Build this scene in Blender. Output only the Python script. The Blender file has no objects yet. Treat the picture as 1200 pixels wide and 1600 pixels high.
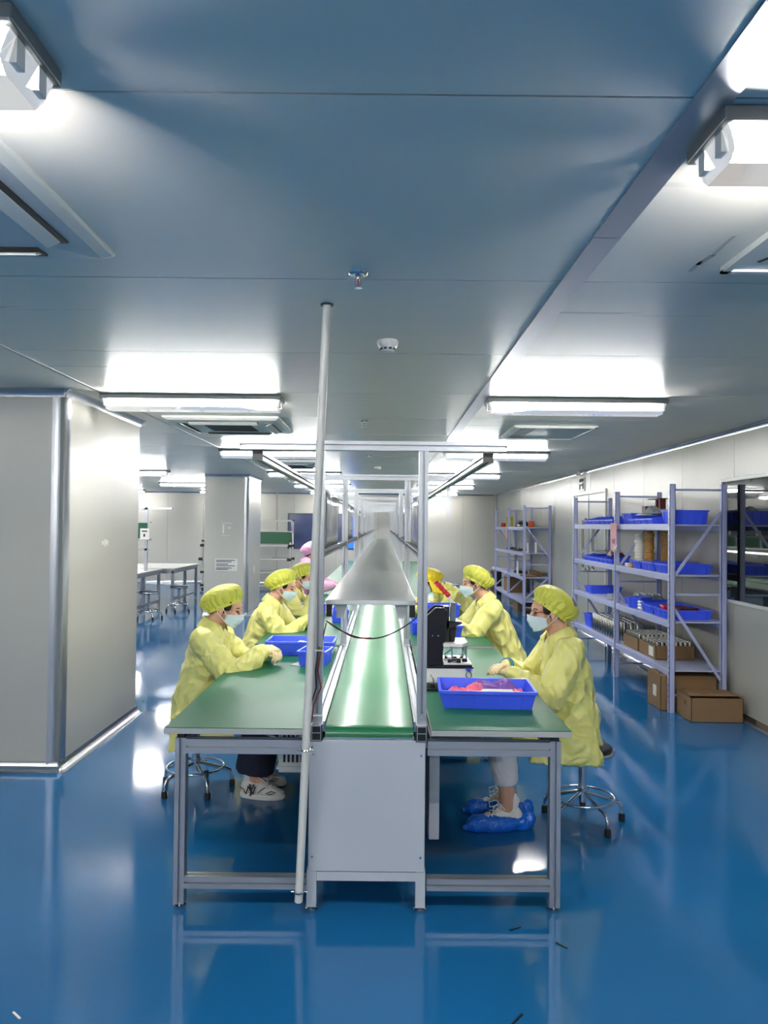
import bpy, math, random
from mathutils import Vector, Matrix, noise
random.seed(7)
SC = bpy.context.scene
COL = SC.collection
PI = math.pi
R = math.radians

# ------------------------------------------------------------------ camera
FPX, CAM_H, ROLL = 1180.0, 1.61, 0.010
PITCH = math.atan(21 / FPX)
FW = Vector((0, math.cos(PITCH), math.sin(PITCH)))
U0 = Vector((0, -math.sin(PITCH), math.cos(PITCH)))
R0 = Vector((1, 0, 0))
RT = R0 * math.cos(ROLL) + U0 * math.sin(ROLL)
UP = U0 * math.cos(ROLL) - R0 * math.sin(ROLL)
CAMP = Vector((0, 0, CAM_H))
cam_data = bpy.data.cameras.new('camera')
cam_data.sensor_fit = 'VERTICAL'
cam_data.sensor_height = 32.0
cam_data.lens = 32.0 * FPX / 1600.0
cam_data.clip_start = 0.05
cam = bpy.data.objects.new('camera', cam_data)
COL.objects.link(cam)
m = Matrix((RT, UP, -FW)).transposed().to_4x4()
m.translation = CAMP
cam.matrix_world = m
SC.camera = cam

def at(px, py, z=0.0):
    """floor or table point seen at a pixel of the 1200x1600 photo"""
    d = FW + RT * ((px - 600) / FPX) - UP * ((py - 800) / FPX)
    return CAMP + d * ((z - CAM_H) / d.z)

# ------------------------------------------------------------------ world, exposure
w = bpy.data.worlds.new('world'); SC.world = w
w.use_nodes = True
w.node_tree.nodes['Background'].inputs[0].default_value = (0.55, 0.6, 0.65, 1)
w.node_tree.nodes['Background'].inputs[1].default_value = 0.2
SC.view_settings.view_transform = 'Standard'
SC.view_settings.look = 'None'
SC.view_settings.gamma = 1.0
SC.view_settings.use_curve_mapping = False
SC.view_settings.exposure = 1.9
SC.cycles.max_bounces = 8
SC.cycles.diffuse_bounces = 4
SC.cycles.glossy_bounces = 4
SC.cycles.transmission_bounces = 6
SC.cycles.transparent_max_bounces = 12
SC.cycles.caustics_reflective = False
SC.cycles.caustics_refractive = False
SC.cycles.sample_clamp_indirect = 6.0
SC.cycles.use_denoising = True
TUBE_POWER = 55.0      # ceiling tubes
STRIP_POWER = 6.0     # work lights under the steel shelf

# ------------------------------------------------------------------ materials
def s2l(c):
    c = c / 255.0
    return c / 12.92 if c <= 0.04045 else ((c + 0.055) / 1.055) ** 2.4
def rgb(r, g, b): return (s2l(r), s2l(g), s2l(b), 1.0)

def mat(name, col, rough=0.5, metal=0.0, spec=0.5, bump=0.0, bscale=50.0, stretch=(1, 1, 1),
        vary=0.0, vscale=3.0, coat=0.0, coat_rough=0.1, emit=None, estr=0.0, sheen=0.0, rvary=0.0, trans=0.0, alpha=1.0):
    M = bpy.data.materials.new(name); M.use_nodes = True
    nt = M.node_tree; b = nt.nodes['Principled BSDF']
    b.inputs['Base Color'].default_value = col
    b.inputs['Roughness'].default_value = rough
    b.inputs['Metallic'].default_value = metal
    b.inputs['Specular IOR Level'].default_value = spec
    b.inputs['Coat Weight'].default_value = coat
    b.inputs['Coat Roughness'].default_value = coat_rough
    b.inputs['Sheen Weight'].default_value = sheen
    b.inputs['Transmission Weight'].default_value = trans
    b.inputs['Alpha'].default_value = alpha
    if emit:
        b.inputs['Emission Color'].default_value = emit
        b.inputs['Emission Strength'].default_value = estr
    if bump or vary or rvary:
        tc = nt.nodes.new('ShaderNodeTexCoord'); mp = nt.nodes.new('ShaderNodeMapping')
        mp.inputs['Scale'].default_value = stretch
        nt.links.new(tc.outputs['Object'], mp.inputs[0])
    if bump:
        n = nt.nodes.new('ShaderNodeTexNoise'); n.inputs['Scale'].default_value = bscale
        n.inputs['Detail'].default_value = 3
        bp = nt.nodes.new('ShaderNodeBump'); bp.inputs['Strength'].default_value = bump
        bp.inputs['Distance'].default_value = 0.01
        nt.links.new(mp.outputs[0], n.inputs['Vector']); nt.links.new(n.outputs['Fac'], bp.inputs['Height'])
        nt.links.new(bp.outputs[0], b.inputs['Normal'])
    if vary or rvary:
        n = nt.nodes.new('ShaderNodeTexNoise'); n.inputs['Scale'].default_value = vscale
        n.inputs['Detail'].default_value = 4
        nt.links.new(mp.outputs[0], n.inputs['Vector'])
    if vary:
        mx = nt.nodes.new('ShaderNodeMix'); mx.data_type = 'RGBA'
        mx.inputs['A'].default_value = tuple(c * (1 - vary) for c in col[:3]) + (1,)
        mx.inputs['B'].default_value = tuple(min(1, c * (1 + vary)) for c in col[:3]) + (1,)
        nt.links.new(n.outputs['Fac'], mx.inputs['Factor']); nt.links.new(mx.outputs['Result'], b.inputs['Base Color'])
    if rvary:
        mr = nt.nodes.new('ShaderNodeMapRange')
        mr.inputs['From Min'].default_value = 0.3; mr.inputs['From Max'].default_value = 0.7
        mr.inputs['To Min'].default_value = max(0.01, rough - rvary); mr.inputs['To Max'].default_value = rough + rvary
        nt.links.new(n.outputs['Fac'], mr.inputs['Value']); nt.links.new(mr.outputs[0], b.inputs['Roughness'])
    return M

def crease(M, scale, dist, strength=0.7, seed=0.0):
    """sharp cloth creases: ridged noise as a bump"""
    nt = M.node_tree; b = nt.nodes['Principled BSDF']
    tc = nt.nodes.new('ShaderNodeTexCoord')
    n0 = nt.nodes.new('ShaderNodeTexNoise'); n0.inputs['Scale'].default_value = scale; n0.inputs['Detail'].default_value = 1.3
    n0.inputs['Distortion'].default_value = 0.9
    nt.links.new(tc.outputs['Object'], n0.inputs['Vector'])
    su = nt.nodes.new('ShaderNodeMath'); su.operation = 'SUBTRACT'; su.inputs[1].default_value = 0.5
    ab = nt.nodes.new('ShaderNodeMath'); ab.operation = 'ABSOLUTE'
    mu = nt.nodes.new('ShaderNodeMath'); mu.operation = 'MULTIPLY'; mu.inputs[1].default_value = -4.0
    bp = nt.nodes.new('ShaderNodeBump'); bp.inputs['Strength'].default_value = strength; bp.inputs['Distance'].default_value = dist
    nt.links.new(n0.outputs['Fac'], su.inputs[0]); nt.links.new(su.outputs[0], ab.inputs[0]); nt.links.new(ab.outputs[0], mu.inputs[0])
    nt.links.new(mu.outputs[0], bp.inputs['Height']); nt.links.new(bp.outputs[0], b.inputs['Normal'])
    return M

def clear_mat(name, tint, gloss=0.12, rough=0.05, opaque=0.0, glow=0.0):
    """thin clear plastic: lets light straight through, with a surface reflection and a slight milky part"""
    M = bpy.data.materials.new(name); M.use_nodes = True
    nt = M.node_tree; nt.nodes.clear()
    out = nt.nodes.new('ShaderNodeOutputMaterial')
    tr = nt.nodes.new('ShaderNodeBsdfTransparent'); tr.inputs[0].default_value = tint
    gl = nt.nodes.new('ShaderNodeBsdfGlossy'); gl.inputs['Roughness'].default_value = rough
    df = nt.nodes.new('ShaderNodeBsdfDiffuse'); df.inputs[0].default_value = (0.8, 0.85, 0.85, 1)
    fr = nt.nodes.new('ShaderNodeFresnel'); fr.inputs[0].default_value = 1.45
    ad = nt.nodes.new('ShaderNodeMath'); ad.operation = 'ADD'; ad.inputs[1].default_value = gloss; ad.use_clamp = True
    m1 = nt.nodes.new('ShaderNodeMixShader'); m2 = nt.nodes.new('ShaderNodeMixShader')
    m1.inputs[0].default_value = opaque
    nt.links.new(tr.outputs[0], m1.inputs[1]); nt.links.new(df.outputs[0], m1.inputs[2])
    nt.links.new(fr.outputs[0], ad.inputs[0]); nt.links.new(ad.outputs[0], m2.inputs[0])
    nt.links.new(m1.outputs[0], m2.inputs[1]); nt.links.new(gl.outputs[0], m2.inputs[2])
    if glow:
        em = nt.nodes.new('ShaderNodeEmission'); em.inputs[1].default_value = glow
        sh = nt.nodes.new('ShaderNodeAddShader')
        nt.links.new(m2.outputs[0], sh.inputs[0]); nt.links.new(em.outputs[0], sh.inputs[1])
        nt.links.new(sh.outputs[0], out.inputs[0])
    else: nt.links.new(m2.outputs[0], out.inputs[0])
    return M

def emit_mat(name, col, strength):
    M = bpy.data.materials.new(name); M.use_nodes = True
    nt = M.node_tree; nt.nodes.clear()
    out = nt.nodes.new('ShaderNodeOutputMaterial'); e = nt.nodes.new('ShaderNodeEmission')
    e.inputs[0].default_value = col; e.inputs[1].default_value = strength
    nt.links.new(e.outputs[0], out.inputs[0])
    return M

MT = dict(
    floor=mat('floor_epoxy', rgb(26, 98, 150), 0.10, spec=0.6, bump=0.035, bscale=2.2, vary=0.10, vscale=1.2, rvary=0.05),
    ceil=mat('ceiling_steel', rgb(232, 227, 214), 0.32, spec=0.35, bump=0.008, bscale=5, stretch=(0.15, 4, 1), rvary=0.06, vscale=2),
    wall=mat('wall_steel', rgb(186, 184, 175), 0.36, spec=0.35, bump=0.002, bscale=2.5, stretch=(5, 5, 0.2), rvary=0.025, vscale=2),
    joint=mat('joint_sealant', rgb(120, 124, 124), 0.6),
    alu=mat('brushed_aluminium', rgb(178, 182, 188), 0.34, metal=0.85, bump=0.03, bscale=30, stretch=(1, 1, 1)),
    alu_bright=mat('polished_aluminium', rgb(205, 208, 212), 0.2, metal=0.95),
    profile=mat('anodised_profile', rgb(170, 174, 180), 0.38, metal=0.75),
    chrome=mat('chrome', rgb(215, 218, 222), 0.08, metal=1.0),
    steel=mat('stainless_sheet', rgb(222, 222, 217), 0.34, metal=0.2, bump=0.006, bscale=3, stretch=(8, 0.5, 1), rvary=0.05, vscale=4),
    black=mat('black_plastic', rgb(18, 18, 20), 0.4),
    black_metal=mat('black_anodised', rgb(14, 15, 22), 0.3, spec=0.4),
    rubber=mat('black_rubber', rgb(20, 20, 20), 0.7),
    vinyl=mat('black_vinyl', rgb(22, 22, 25), 0.35, bump=0.1, bscale=120),
    mat_green=mat('green_bench_mat', rgb(32, 100, 72), 0.46, spec=0.15, bump=0.004, bscale=6, vary=0.06, vscale=2),
    bench_edge=mat('bench_edge', rgb(168, 170, 168), 0.5),
    belt=mat('green_belt', rgb(30, 116, 72), 0.24, spec=0.8, bump=0.02, bscale=4, stretch=(1, 5, 1), coat=0.2),
    paint_grey=mat('grey_powder_coat', rgb(182, 186, 192), 0.42, bump=0.02, bscale=200),
    white_plastic=mat('white_plastic', rgb(222, 222, 216), 0.4),
    pvc=mat('white_pvc', rgb(214, 211, 202), 0.38),
    bin=mat('blue_polypropylene', rgb(64, 96, 244), 0.42, spec=0.5, bump=0.02, bscale=40),
    rack=mat('lavender_steel', rgb(174, 180, 216), 0.42, bump=0.02, bscale=60),
    rack_board=mat('lavender_board', rgb(178, 182, 210), 0.4),
    card=mat('cardboard', rgb(136, 106, 72), 0.8, vary=0.08, vscale=6, bump=0.05, bscale=60),
    card_dark=mat('cardboard_inside', rgb(112, 84, 52), 0.85),
    paper=mat('paper', rgb(228, 226, 218), 0.7),
    paper_pink=mat('pink_paper', rgb(226, 166, 176), 0.7),
    ink=mat('ink', rgb(30, 30, 32), 0.7),
    ink_dim=mat('faded_ink', rgb(140, 96, 104), 0.7),
    dark_glass=mat('dark_glass', rgb(16, 20, 22), 0.03, spec=1.0, coat=0.6, coat_rough=0.01),
    blue_glass=mat('blue_film_glass', rgb(62, 74, 112), 0.15, spec=0.6),
    blue_lit=mat('blue_lit_glass', rgb(30, 84, 232), 0.15, emit=rgb(40, 96, 240), estr=0.5),
    frame_dark=mat('dark_frame', rgb(40, 46, 66), 0.4),
    red=mat('red_rubber_grip', rgb(196, 22, 30), 0.35),
    red_wire=mat('red_wire', rgb(120, 24, 34), 0.4),
    red_dark=mat('maroon_paint', rgb(88, 22, 24), 0.5),
    orange=mat('orange_plastic', rgb(226, 96, 40), 0.45),
    yellow_tape=mat('yellow_tape', rgb(206, 188, 40), 0.3),
    amber=mat('amber_tape', rgb(176, 128, 48), 0.4),
    pink_film=mat('pink_bubble_film', rgb(232, 84, 118), 0.3, bump=0.5, bscale=70, vary=0.25, vscale=60),
    violet_film=mat('violet_bubble_film', rgb(132, 84, 176), 0.25, bump=0.6, bscale=80, vary=0.3, vscale=70),
    clear=clear_mat('clear_acrylic', (0.92, 0.95, 0.95, 1), 0.06),
    cover=clear_mat('lamp_cover', (0.97, 0.97, 0.98, 1), 0.0, 0.08, 0.02, 0.12),  # weak emission stands in for tube light scattered by the cover
    film=clear_mat('plastic_film', (0.9, 0.94, 0.94, 1), 0.15, 0.12, 0.38),
    tube=emit_mat('lamp_tube', (1.0, 0.985, 0.95, 1), TUBE_POWER),
    strip=emit_mat('strip_light', (1.0, 1.0, 0.97, 1), STRIP_POWER),
    ac=mat('ac_plastic', rgb(206, 208, 204), 0.42),
    tube_steel=mat('tube_steel', rgb(168, 168, 166), 0.22, metal=1.0),
    panel_green=mat('dark_green_panel', rgb(4, 84, 52), 0.45),
    lamp_tray=mat('lamp_tray', rgb(120, 124, 126), 0.4, metal=0.6),
    hair=mat('black_hair', rgb(26, 20, 20), 0.5, bump=0.3, bscale=160, stretch=(1, 1, 0.1)),
    skin=mat('skin', rgb(214, 164, 136), 0.5, vary=0.04, vscale=20, spec=0.35),
    eye=mat('dark_eye', rgb(30, 20, 18), 0.2),
    coat=crease(mat('yellow_coat', rgb(226, 221, 130), 0.42, spec=0.5, sheen=0.1, vary=0.05, vscale=5), 5.0, 0.032, 0.7),
    cap=crease(mat('yellow_cap', rgb(204, 204, 78), 0.45, sheen=0.1, vary=0.06, vscale=8), 22, 0.005),
    hood=crease(mat('deep_yellow_cap', rgb(236, 208, 40), 0.5), 20, 0.005),
    pink_coat=crease(mat('pink_coat', rgb(226, 172, 204), 0.5), 4.2, 0.03, 0.55),
    mask=mat('mask_blue', rgb(202, 222, 228), 0.7, bump=0.05, bscale=300),
    mask_white=mat('mask_white', rgb(216, 232, 234), 0.7),
    loop=mat('white_elastic', rgb(236, 236, 234), 0.7),
    glove=mat('cream_glove', rgb(230, 206, 160), 0.6, bump=0.1, bscale=90),
    teal=mat('teal_band', rgb(32, 122, 150), 0.5),
    navy=mat('navy_cloth', rgb(20, 24, 42), 0.8, bump=0.15, bscale=25),
    white_cloth=mat('white_cloth', rgb(222, 220, 222), 0.8, bump=0.2, bscale=20),
    inner=mat('pale_pink_cloth', rgb(226, 200, 196), 0.8),
    shoe=mat('white_shoe', rgb(222, 218, 208), 0.55, bump=0.05, bscale=60),
    shoe_film=crease(mat('blue_shoe_film', rgb(14, 104, 214), 0.28, spec=0.6), 30, 0.006),
    patch=mat('grey_patch', rgb(112, 112, 114), 0.8),
)

# ------------------------------------------------------------------ mesh helpers
def _basis(d):
    d = Vector(d).normalized()
    a = Vector((0, 0, 1)) if abs(d.z) < 0.9 else Vector((1, 0, 0))
    u = d.cross(a).normalized()
    return u, d.cross(u).normalized()

class MB:
    def __init__(s): s.v = []; s.f = []
    def add(s, vs, fs):
        o = len(s.v); s.v.extend([tuple(v) for v in vs]); s.f.extend([tuple(i + o for i in f) for f in fs]); return s
    def box(s, x0, x1, y0, y1, z0, z1):
        return s.add([(x, y, z) for z in (z0, z1) for y in (y0, y1) for x in (x0, x1)],
                     [(0, 2, 3, 1), (4, 5, 7, 6), (0, 1, 5, 4), (2, 6, 7, 3), (0, 4, 6, 2), (1, 3, 7, 5)])
    def cbox(s, c, d, rz=0.0, M=None):
        M = M or Matrix.Rotation(rz, 3, 'Z'); c = Vector(c)
        t = MB().box(-d[0] / 2, d[0] / 2, -d[1] / 2, d[1] / 2, -d[2] / 2, d[2] / 2)
        return s.add([c + M @ Vector(v) for v in t.v], t.f)
    def beam(s, p0, p1, w, h=None):
        """bar between two points, rectangular section"""
        p0 = Vector(p0); p1 = Vector(p1); h = h or w; u, v = _basis(p1 - p0)
        vs = [p + u * a * w / 2 + v * b * h / 2 for p in (p0, p1) for a, b in ((-1, -1), (1, -1), (1, 1), (-1, 1))]
        return s.add(vs, [(0, 1, 2, 3), (7, 6, 5, 4), (0, 4, 5, 1), (1, 5, 6, 2), (2, 6, 7, 3), (3, 7, 4, 0)])
    def cyl(s, p0, p1, r0, r1=None, n=12):
        p0 = Vector(p0); p1 = Vector(p1); r1 = r0 if r1 is None else r1; u, v = _basis(p1 - p0)
        vs = [p + (u * math.cos(2 * PI * i / n) + v * math.sin(2 * PI * i / n)) * r for p, r in ((p0, r0), (p1, r1)) for i in range(n)]
        fs = [(i, (i + 1) % n, n + (i + 1) % n, n + i) for i in range(n)]
        return s.add(vs, fs + [tuple(range(n - 1, -1, -1)), tuple(range(n, 2 * n))])
    def tube(s, pts, r, n=8, closed=False):
        pts = [Vector(p) for p in pts]; k = len(pts)
        rr = r if isinstance(r, (list, tuple)) else [r] * k
        vs = []; u = None
        for i, p in enumerate(pts):
            a = pts[(i - 1) % k] if (closed or i) else p
            b = pts[(i + 1) % k] if (closed or i < k - 1) else p
            d = (b - a).normalized()
            if u is None: u = _basis(d)[0]
            u = (u - d * u.dot(d)).normalized(); v = d.cross(u)
            vs += [p + (u * math.cos(2 * PI * j / n) + v * math.sin(2 * PI * j / n)) * rr[i] for j in range(n)]
        fs = []
        for i in range(k if closed else k - 1):
            a = i * n; b = ((i + 1) % k) * n
            fs += [(a + j, a + (j + 1) % n, b + (j + 1) % n, b + j) for j in range(n)]
        if not closed: fs += [tuple(range(n - 1, -1, -1)), tuple(range((k - 1) * n, k * n))]
        return s.add(vs, fs)
    def lathe(s, prof, c=(0, 0, 0), n=24):
        vs = [(c[0] + r * math.cos(2 * PI * j / n), c[1] + r * math.sin(2 * PI * j / n), c[2] + z) for r, z in prof for j in range(n)]
        fs = [(i * n + j, i * n + (j + 1) % n, (i + 1) * n + (j + 1) % n, (i + 1) * n + j) for i in range(len(prof) - 1) for j in range(n)]
        fs += [tuple(range(n - 1, -1, -1)), tuple(range((len(prof) - 1) * n, len(prof) * n))]
        return s.add(vs, fs)
    def prism(s, poly, axis, t0, t1):
        """polygon of (a, b) pushed along an axis: x:(y,z)  y:(x,z)  z:(x,y)"""
        def P(a, b, t): return {'x': (t, a, b), 'y': (a, t, b), 'z': (a, b, t)}[axis]
        n = len(poly)
        vs = [P(a, b, t0) for a, b in poly] + [P(a, b, t1) for a, b in poly]
        fs = [(i, (i + 1) % n, n + (i + 1) % n, n + i) for i in range(n)]
        return s.add(vs, fs + [tuple(range(n - 1, -1, -1)), tuple(range(n, 2 * n))])
    def profile(s, axis, a, b, t0, t1, w=0.04, h=0.04):
        """slotted aluminium extrusion centred on (a, b)"""
        g, d = 0.0045, 0.015; X, Y = w / 2, h / 2
        p = [(-X, -Y), (-g, -Y), (-g, -Y + d), (g, -Y + d), (g, -Y), (X, -Y), (X, -g), (X - d, -g), (X - d, g), (X, g), (X, Y),
             (g, Y), (g, Y - d), (-g, Y - d), (-g, Y), (-X, Y), (-X, g), (-X + d, g), (-X + d, -g), (-X, -g)]
        return s.prism([(a + x, b + y) for x, y in p], axis, t0, t1)
    def grid(s, fn, nu, nv, wrap=False):
        vs = [fn(i / (nu if wrap else nu - 1), j / (nv - 1)) for j in range(nv) for i in range(nu)]
        m_ = nu if wrap else nu - 1
        return s.add(vs, [(j * nu + i, j * nu + (i + 1) % nu, (j + 1) * nu + (i + 1) % nu, (j + 1) * nu + i) for j in range(nv - 1) for i in range(m_)])
    # closed organic pieces for blobs
    def capsule(s, p0, p1, r0, r1=None, n=12):
        p0 = Vector(p0); p1 = Vector(p1); r1 = r0 if r1 is None else r1
        d = (p1 - p0); d = d.normalized() if d.length > 1e-6 else Vector((0, 0, 1))
        st = [(p0 - d * r0 * math.cos(a), r0 * math.sin(a)) for a in (0.12, 0.5, 1.0)] + [(p0, r0), (p1, r1)] + \
             [(p1 + d * r1 * math.cos(a), r1 * math.sin(a)) for a in (1.0, 0.5, 0.12)]
        return s.tube([c for c, r in st], [r for c, r in st], n)
    def ell(s, c, r, M=None, n=16, k=10):
        c = Vector(c); M = M or Matrix.Identity(3)
        def fn(u, v):
            a = 2 * PI * u; b = 0.06 + (PI - 0.12) * v
            return c + M @ Vector((r[0] * math.sin(b) * math.cos(a), r[1] * math.sin(b) * math.sin(a), -r[2] * math.cos(b)))
        o = len(s.v); s.grid(fn, n, k, True)
        s.f.append(tuple(o + i for i in range(n - 1, -1, -1))); s.f.append(tuple(o + (k - 1) * n + i for i in range(n)))
        return s
    def etube(s, rings, lat=(0, 1, 0), n=20):
        """tube of elliptic rings (centre, lateral radius, depth radius)"""
        lat = Vector(lat).normalized(); k = len(rings); o = len(s.v)
        for i, (c, ra, rb) in enumerate(rings):
            d = (Vector(rings[min(i + 1, k - 1)][0]) - Vector(rings[max(i - 1, 0)][0])).normalized()
            b = d.cross(lat).normalized()
            s.v += [tuple(Vector(c) + lat * ra * math.cos(2 * PI * j / n) + b * rb * math.sin(2 * PI * j / n)) for j in range(n)]
        for i in range(k - 1):
            s.f += [(o + i * n + j, o + i * n + (j + 1) % n, o + (i + 1) * n + (j + 1) % n, o + (i + 1) * n + j) for j in range(n)]
        s.f.append(tuple(o + j for j in range(n - 1, -1, -1))); s.f.append(tuple(o + (k - 1) * n + j for j in range(n)))
        return s
    def mesh(s, name, smooth=None):
        me = bpy.data.meshes.new(name); me.from_pydata(s.v, [], s.f); me.update()
        if smooth is not None:
            for p in me.polygons: p.use_smooth = True
            if smooth < 179: me.set_sharp_from_angle(angle=R(smooth))
        return me
    def build(s, name, m_, parent=None, smooth=None, bevel=0.0, loc=None, solid=0.0):
        me = s.mesh(name, smooth)
        o = bpy.data.objects.new(name, me); COL.objects.link(o)
        me.materials.append(MT[m_] if isinstance(m_, str) else m_)
        if parent is not None: o.parent = parent
        if loc is not None: o.location = loc
        if bevel:
            b = o.modifiers.new('bevel', 'BEVEL'); b.width = bevel; b.segments = 2; b.limit_method = 'ANGLE'; b.angle_limit = R(40)
        if solid:
            b = o.modifiers.new('solid', 'SOLIDIFY'); b.thickness = solid; b.offset = 0
        return o

def tag(o, label, cat, group=None):
    o['label'] = label; o['category'] = cat
    if group: o['group'] = group
    return o
def struct(o, label=None):
    o['kind'] = 'structure'
    if label: o['label'] = label
    return o
def thing(name, label, cat, loc=(0, 0, 0), rz=0.0, group=None):
    o = bpy.data.objects.new(name, None); COL.objects.link(o)
    o.empty_display_size = 0.1; o.location = loc; o.rotation_euler = (0, 0, rz)
    return tag(o, label, cat, group)
def kids(o): return [c for c in list(o.children)]
def copy_tree(o, parent=None):
    c = o.copy(); COL.objects.link(c)
    if parent is not None: c.parent = parent
    for ch in kids(o): copy_tree(ch, c)
    return c
def dup(o, loc, rz=None, label=None, group=None):
    c = copy_tree(o); c.location = loc
    if rz is not None: c.rotation_euler = (0, 0, rz)
    if label: c['label'] = label
    if group: c['group'] = group
    return c
def share(src, loc, parent, rz=0.0):
    c = src.copy(); COL.objects.link(c); c.parent = parent; c.location = loc; c.rotation_euler = (0, 0, rz); return c

def blob(name, mb, voxel, m_, parent, smooth_it=5, disp=None, zmin=None):
    """one continuous skin over overlapping closed pieces"""
    me = mb.mesh('tmp'); t = bpy.data.objects.new('tmp', me); COL.objects.link(t)
    r = t.modifiers.new('r', 'REMESH'); r.mode = 'VOXEL'; r.voxel_size = voxel
    if smooth_it:
        sm = t.modifiers.new('s', 'SMOOTH'); sm.factor = 0.5; sm.iterations = smooth_it
    dg = bpy.context.evaluated_depsgraph_get(); dg.update()
    out = bpy.data.meshes.new_from_object(t.evaluated_get(dg))
    bpy.data.objects.remove(t); bpy.data.meshes.remove(me)
    out.name = name
    if disp:
        nor = [v.normal.copy() for v in out.vertices]
        for v, n in zip(out.vertices, nor): v.co += n * disp(v.co)
    if zmin is not None:
        for v in out.vertices:
            if v.co.z < zmin: v.co.z = zmin
    for p in out.polygons: p.use_smooth = True
    out.materials.clear(); out.materials.append(MT[m_])
    out.update()
    o = bpy.data.objects.new(name, out); COL.objects.link(o); o.parent = parent
    return o
# ================================================================== the room
HC, XR, XL, YB, YF = 2.48, 3.06, -8.6, 20.6, -8.6
P0, PW = 1.51, 1.15
# floor
fl = struct(MB().box(XL, XR, YF, YB, -0.05, 0.0).build('floor', 'floor'), 'glossy blue epoxy floor')
# ceiling: backing slab with separate steel panels below it
cl = struct(MB().box(XL, XR, YF, YB, HC + 0.012, HC + 0.08).build('ceiling', 'joint'), 'grey coated steel panel ceiling')
cols = [(XL, -5.0), (-5.0, -1.905), (-1.895, 0.622), (0.695, XR)]
y = P0 - 9 * PW
protos = {}
while y < YB:
    for i, (a, b) in enumerate(cols):
        y1 = min(y + PW, YB); y0 = max(y, YF)
        if y1 - y0 < 0.05: continue
        k = (i, round(y1 - y0, 3))
        if k not in protos:
            hw, hd = (b - a) / 2 - 0.002, (y1 - y0) / 2 - 0.0035
            o = MB().box(-hw, hw, -hd, hd, 0, 0.012).build('ceiling_panel', 'ceil', cl)
            o.location = ((a + b) / 2, (y0 + y1) / 2, HC); protos[k] = o
        else:
            share(protos[k], ((a + b) / 2, (y0 + y1) / 2, HC), cl)
    y += PW
# flat cover strips along the ceiling
y0 = YF; mbp = None
for a, b in ((YF, 2.24), (2.244, 8.2), (8.204, 14.2), (14.204, YB)):
    struct(MB().box(0.617, 0.7, a, b, HC - 0.004, HC + 0.012).build('trim_1', 'alu'), 'flat metal strip covering a ceiling joint')
struct(MB().box(-1.912, -1.888, YF, YB, HC - 0.003, HC + 0.012).build('trim_2', 'alu'), 'thin metal strip along the ceiling')

def wall_panels(axis, fixed, lo, hi, holes, name, label, outward, off=0.0):
    """a slab with a row of upright steel panels standing proud of it; holes = (lo, hi, z0, z1)"""
    t = 0.05
    mb = MB()
    d0, d1 = (fixed, fixed + outward * t)
    zs = [(0, HC)]
    def put(m_, a, b, z0, z1, e0, e1):
        if axis == 'y': m_.box(min(e0, e1), max(e0, e1), a, b, z0, z1)
        else: m_.box(a, b, min(e0, e1), max(e0, e1), z0, z1)
    put(mb, lo, hi, 0, HC + 0.08, fixed + outward * 0.012, d1)
    wl = struct(mb.build(name, 'joint'), label)
    a = lo + off
    while a < hi - 0.01:
        b = min(a + PW, hi)
        cuts = [h for h in holes if h[0] < b - 0.01 and h[1] > a + 0.01]
        pm = MB(); g = 0.003
        if not cuts: put(pm, a + g, b - g, 0, HC, fixed, fixed + outward * 0.012)
        else:
            x = a + g
            for h in sorted(cuts):
                if h[0] > x: put(pm, x, h[0], 0, HC, fixed, fixed + outward * 0.012)
                l, r_ = max(h[0], a + g), min(h[1], b - g)
                if h[2] > 0: put(pm, l, r_, 0, h[2], fixed, fixed + outward * 0.012)
                if h[3] < HC: put(pm, l, r_, h[3], HC, fixed, fixed + outward * 0.012)
                x = h[1]
            if x < b - g: put(pm, x, b - g, 0, HC, fixed, fixed + outward * 0.012)
        pm.build('wall_panel', 'wall', wl)
        a = b
    return wl
WIN = (3.3, 6.82, 0.99, 2.03)
DOOR = (10.42, 12.12, 0.0, 2.1)
wr = wall_panels('y', XR, YF, YB, [WIN, DOOR], 'wall_right', 'off-white coated steel panel wall', 1, 0.25)
wb = wall_panels('x', YB, XL, XR, [(-2.62, -0.7, 0.95, 1.92)], 'wall_back', 'pale steel panel wall at the far end', 1, 0.4)
wl_ = wall_panels('y', XL, YF, YB, [], 'wall_left', 'pale steel panel wall', -1)
wf = wall_panels('x', YF, XL, XR, [], 'wall_front', 'pale steel panel wall behind', -1)

def cove(name, axis, a, b, fixed, side, z, up, mm='alu_bright', label=None, r=0.05):
    """quarter-round aluminium bead in the angle of wall and floor (or ceiling)"""
    n = 6; p = []
    s_ = 1 if up else -1
    for i in range(n + 1):
        t = i / n * PI / 2
        p.append((fixed + side * (r - r * math.sin(t)), z + s_ * (r - r * math.cos(t))))
    p.append((fixed, z))
    mb = MB().prism(p, axis, a, b)
    return struct(mb.build(name, mm, None, 50), label)
cove('baseboard_right', 'y', YF, YB, XR, -1, 0, True, label='rounded metal skirting along the wall foot')
cove('baseboard_back', 'x', XL, XR, YB, -1, 0, True, label='rounded metal skirting along the far wall')
cove('trim_3', 'y', YF, YB, XR, -1, HC, False, label='rounded metal bead under the ceiling edge', r=0.04)
cove('trim_4', 'x', XL, XR, YB, -1, HC, False, label='rounded metal bead under the far ceiling edge', r=0.04)
struct(MB().cyl((XR - 0.02, YB - 0.02, 0), (XR - 0.02, YB - 0.02, HC), 0.035, n=16).build('trim_5', 'wall', None, 50), 'rounded upright bead in the far wall corner')
struct(MB().cyl((-4.9, YB - 0.004, 0), (-4.9, YB - 0.004, HC), 0.02, n=12).build('trim_6', 'wall', None, 50), 'thin upright joint bead on the far wall')
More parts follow.
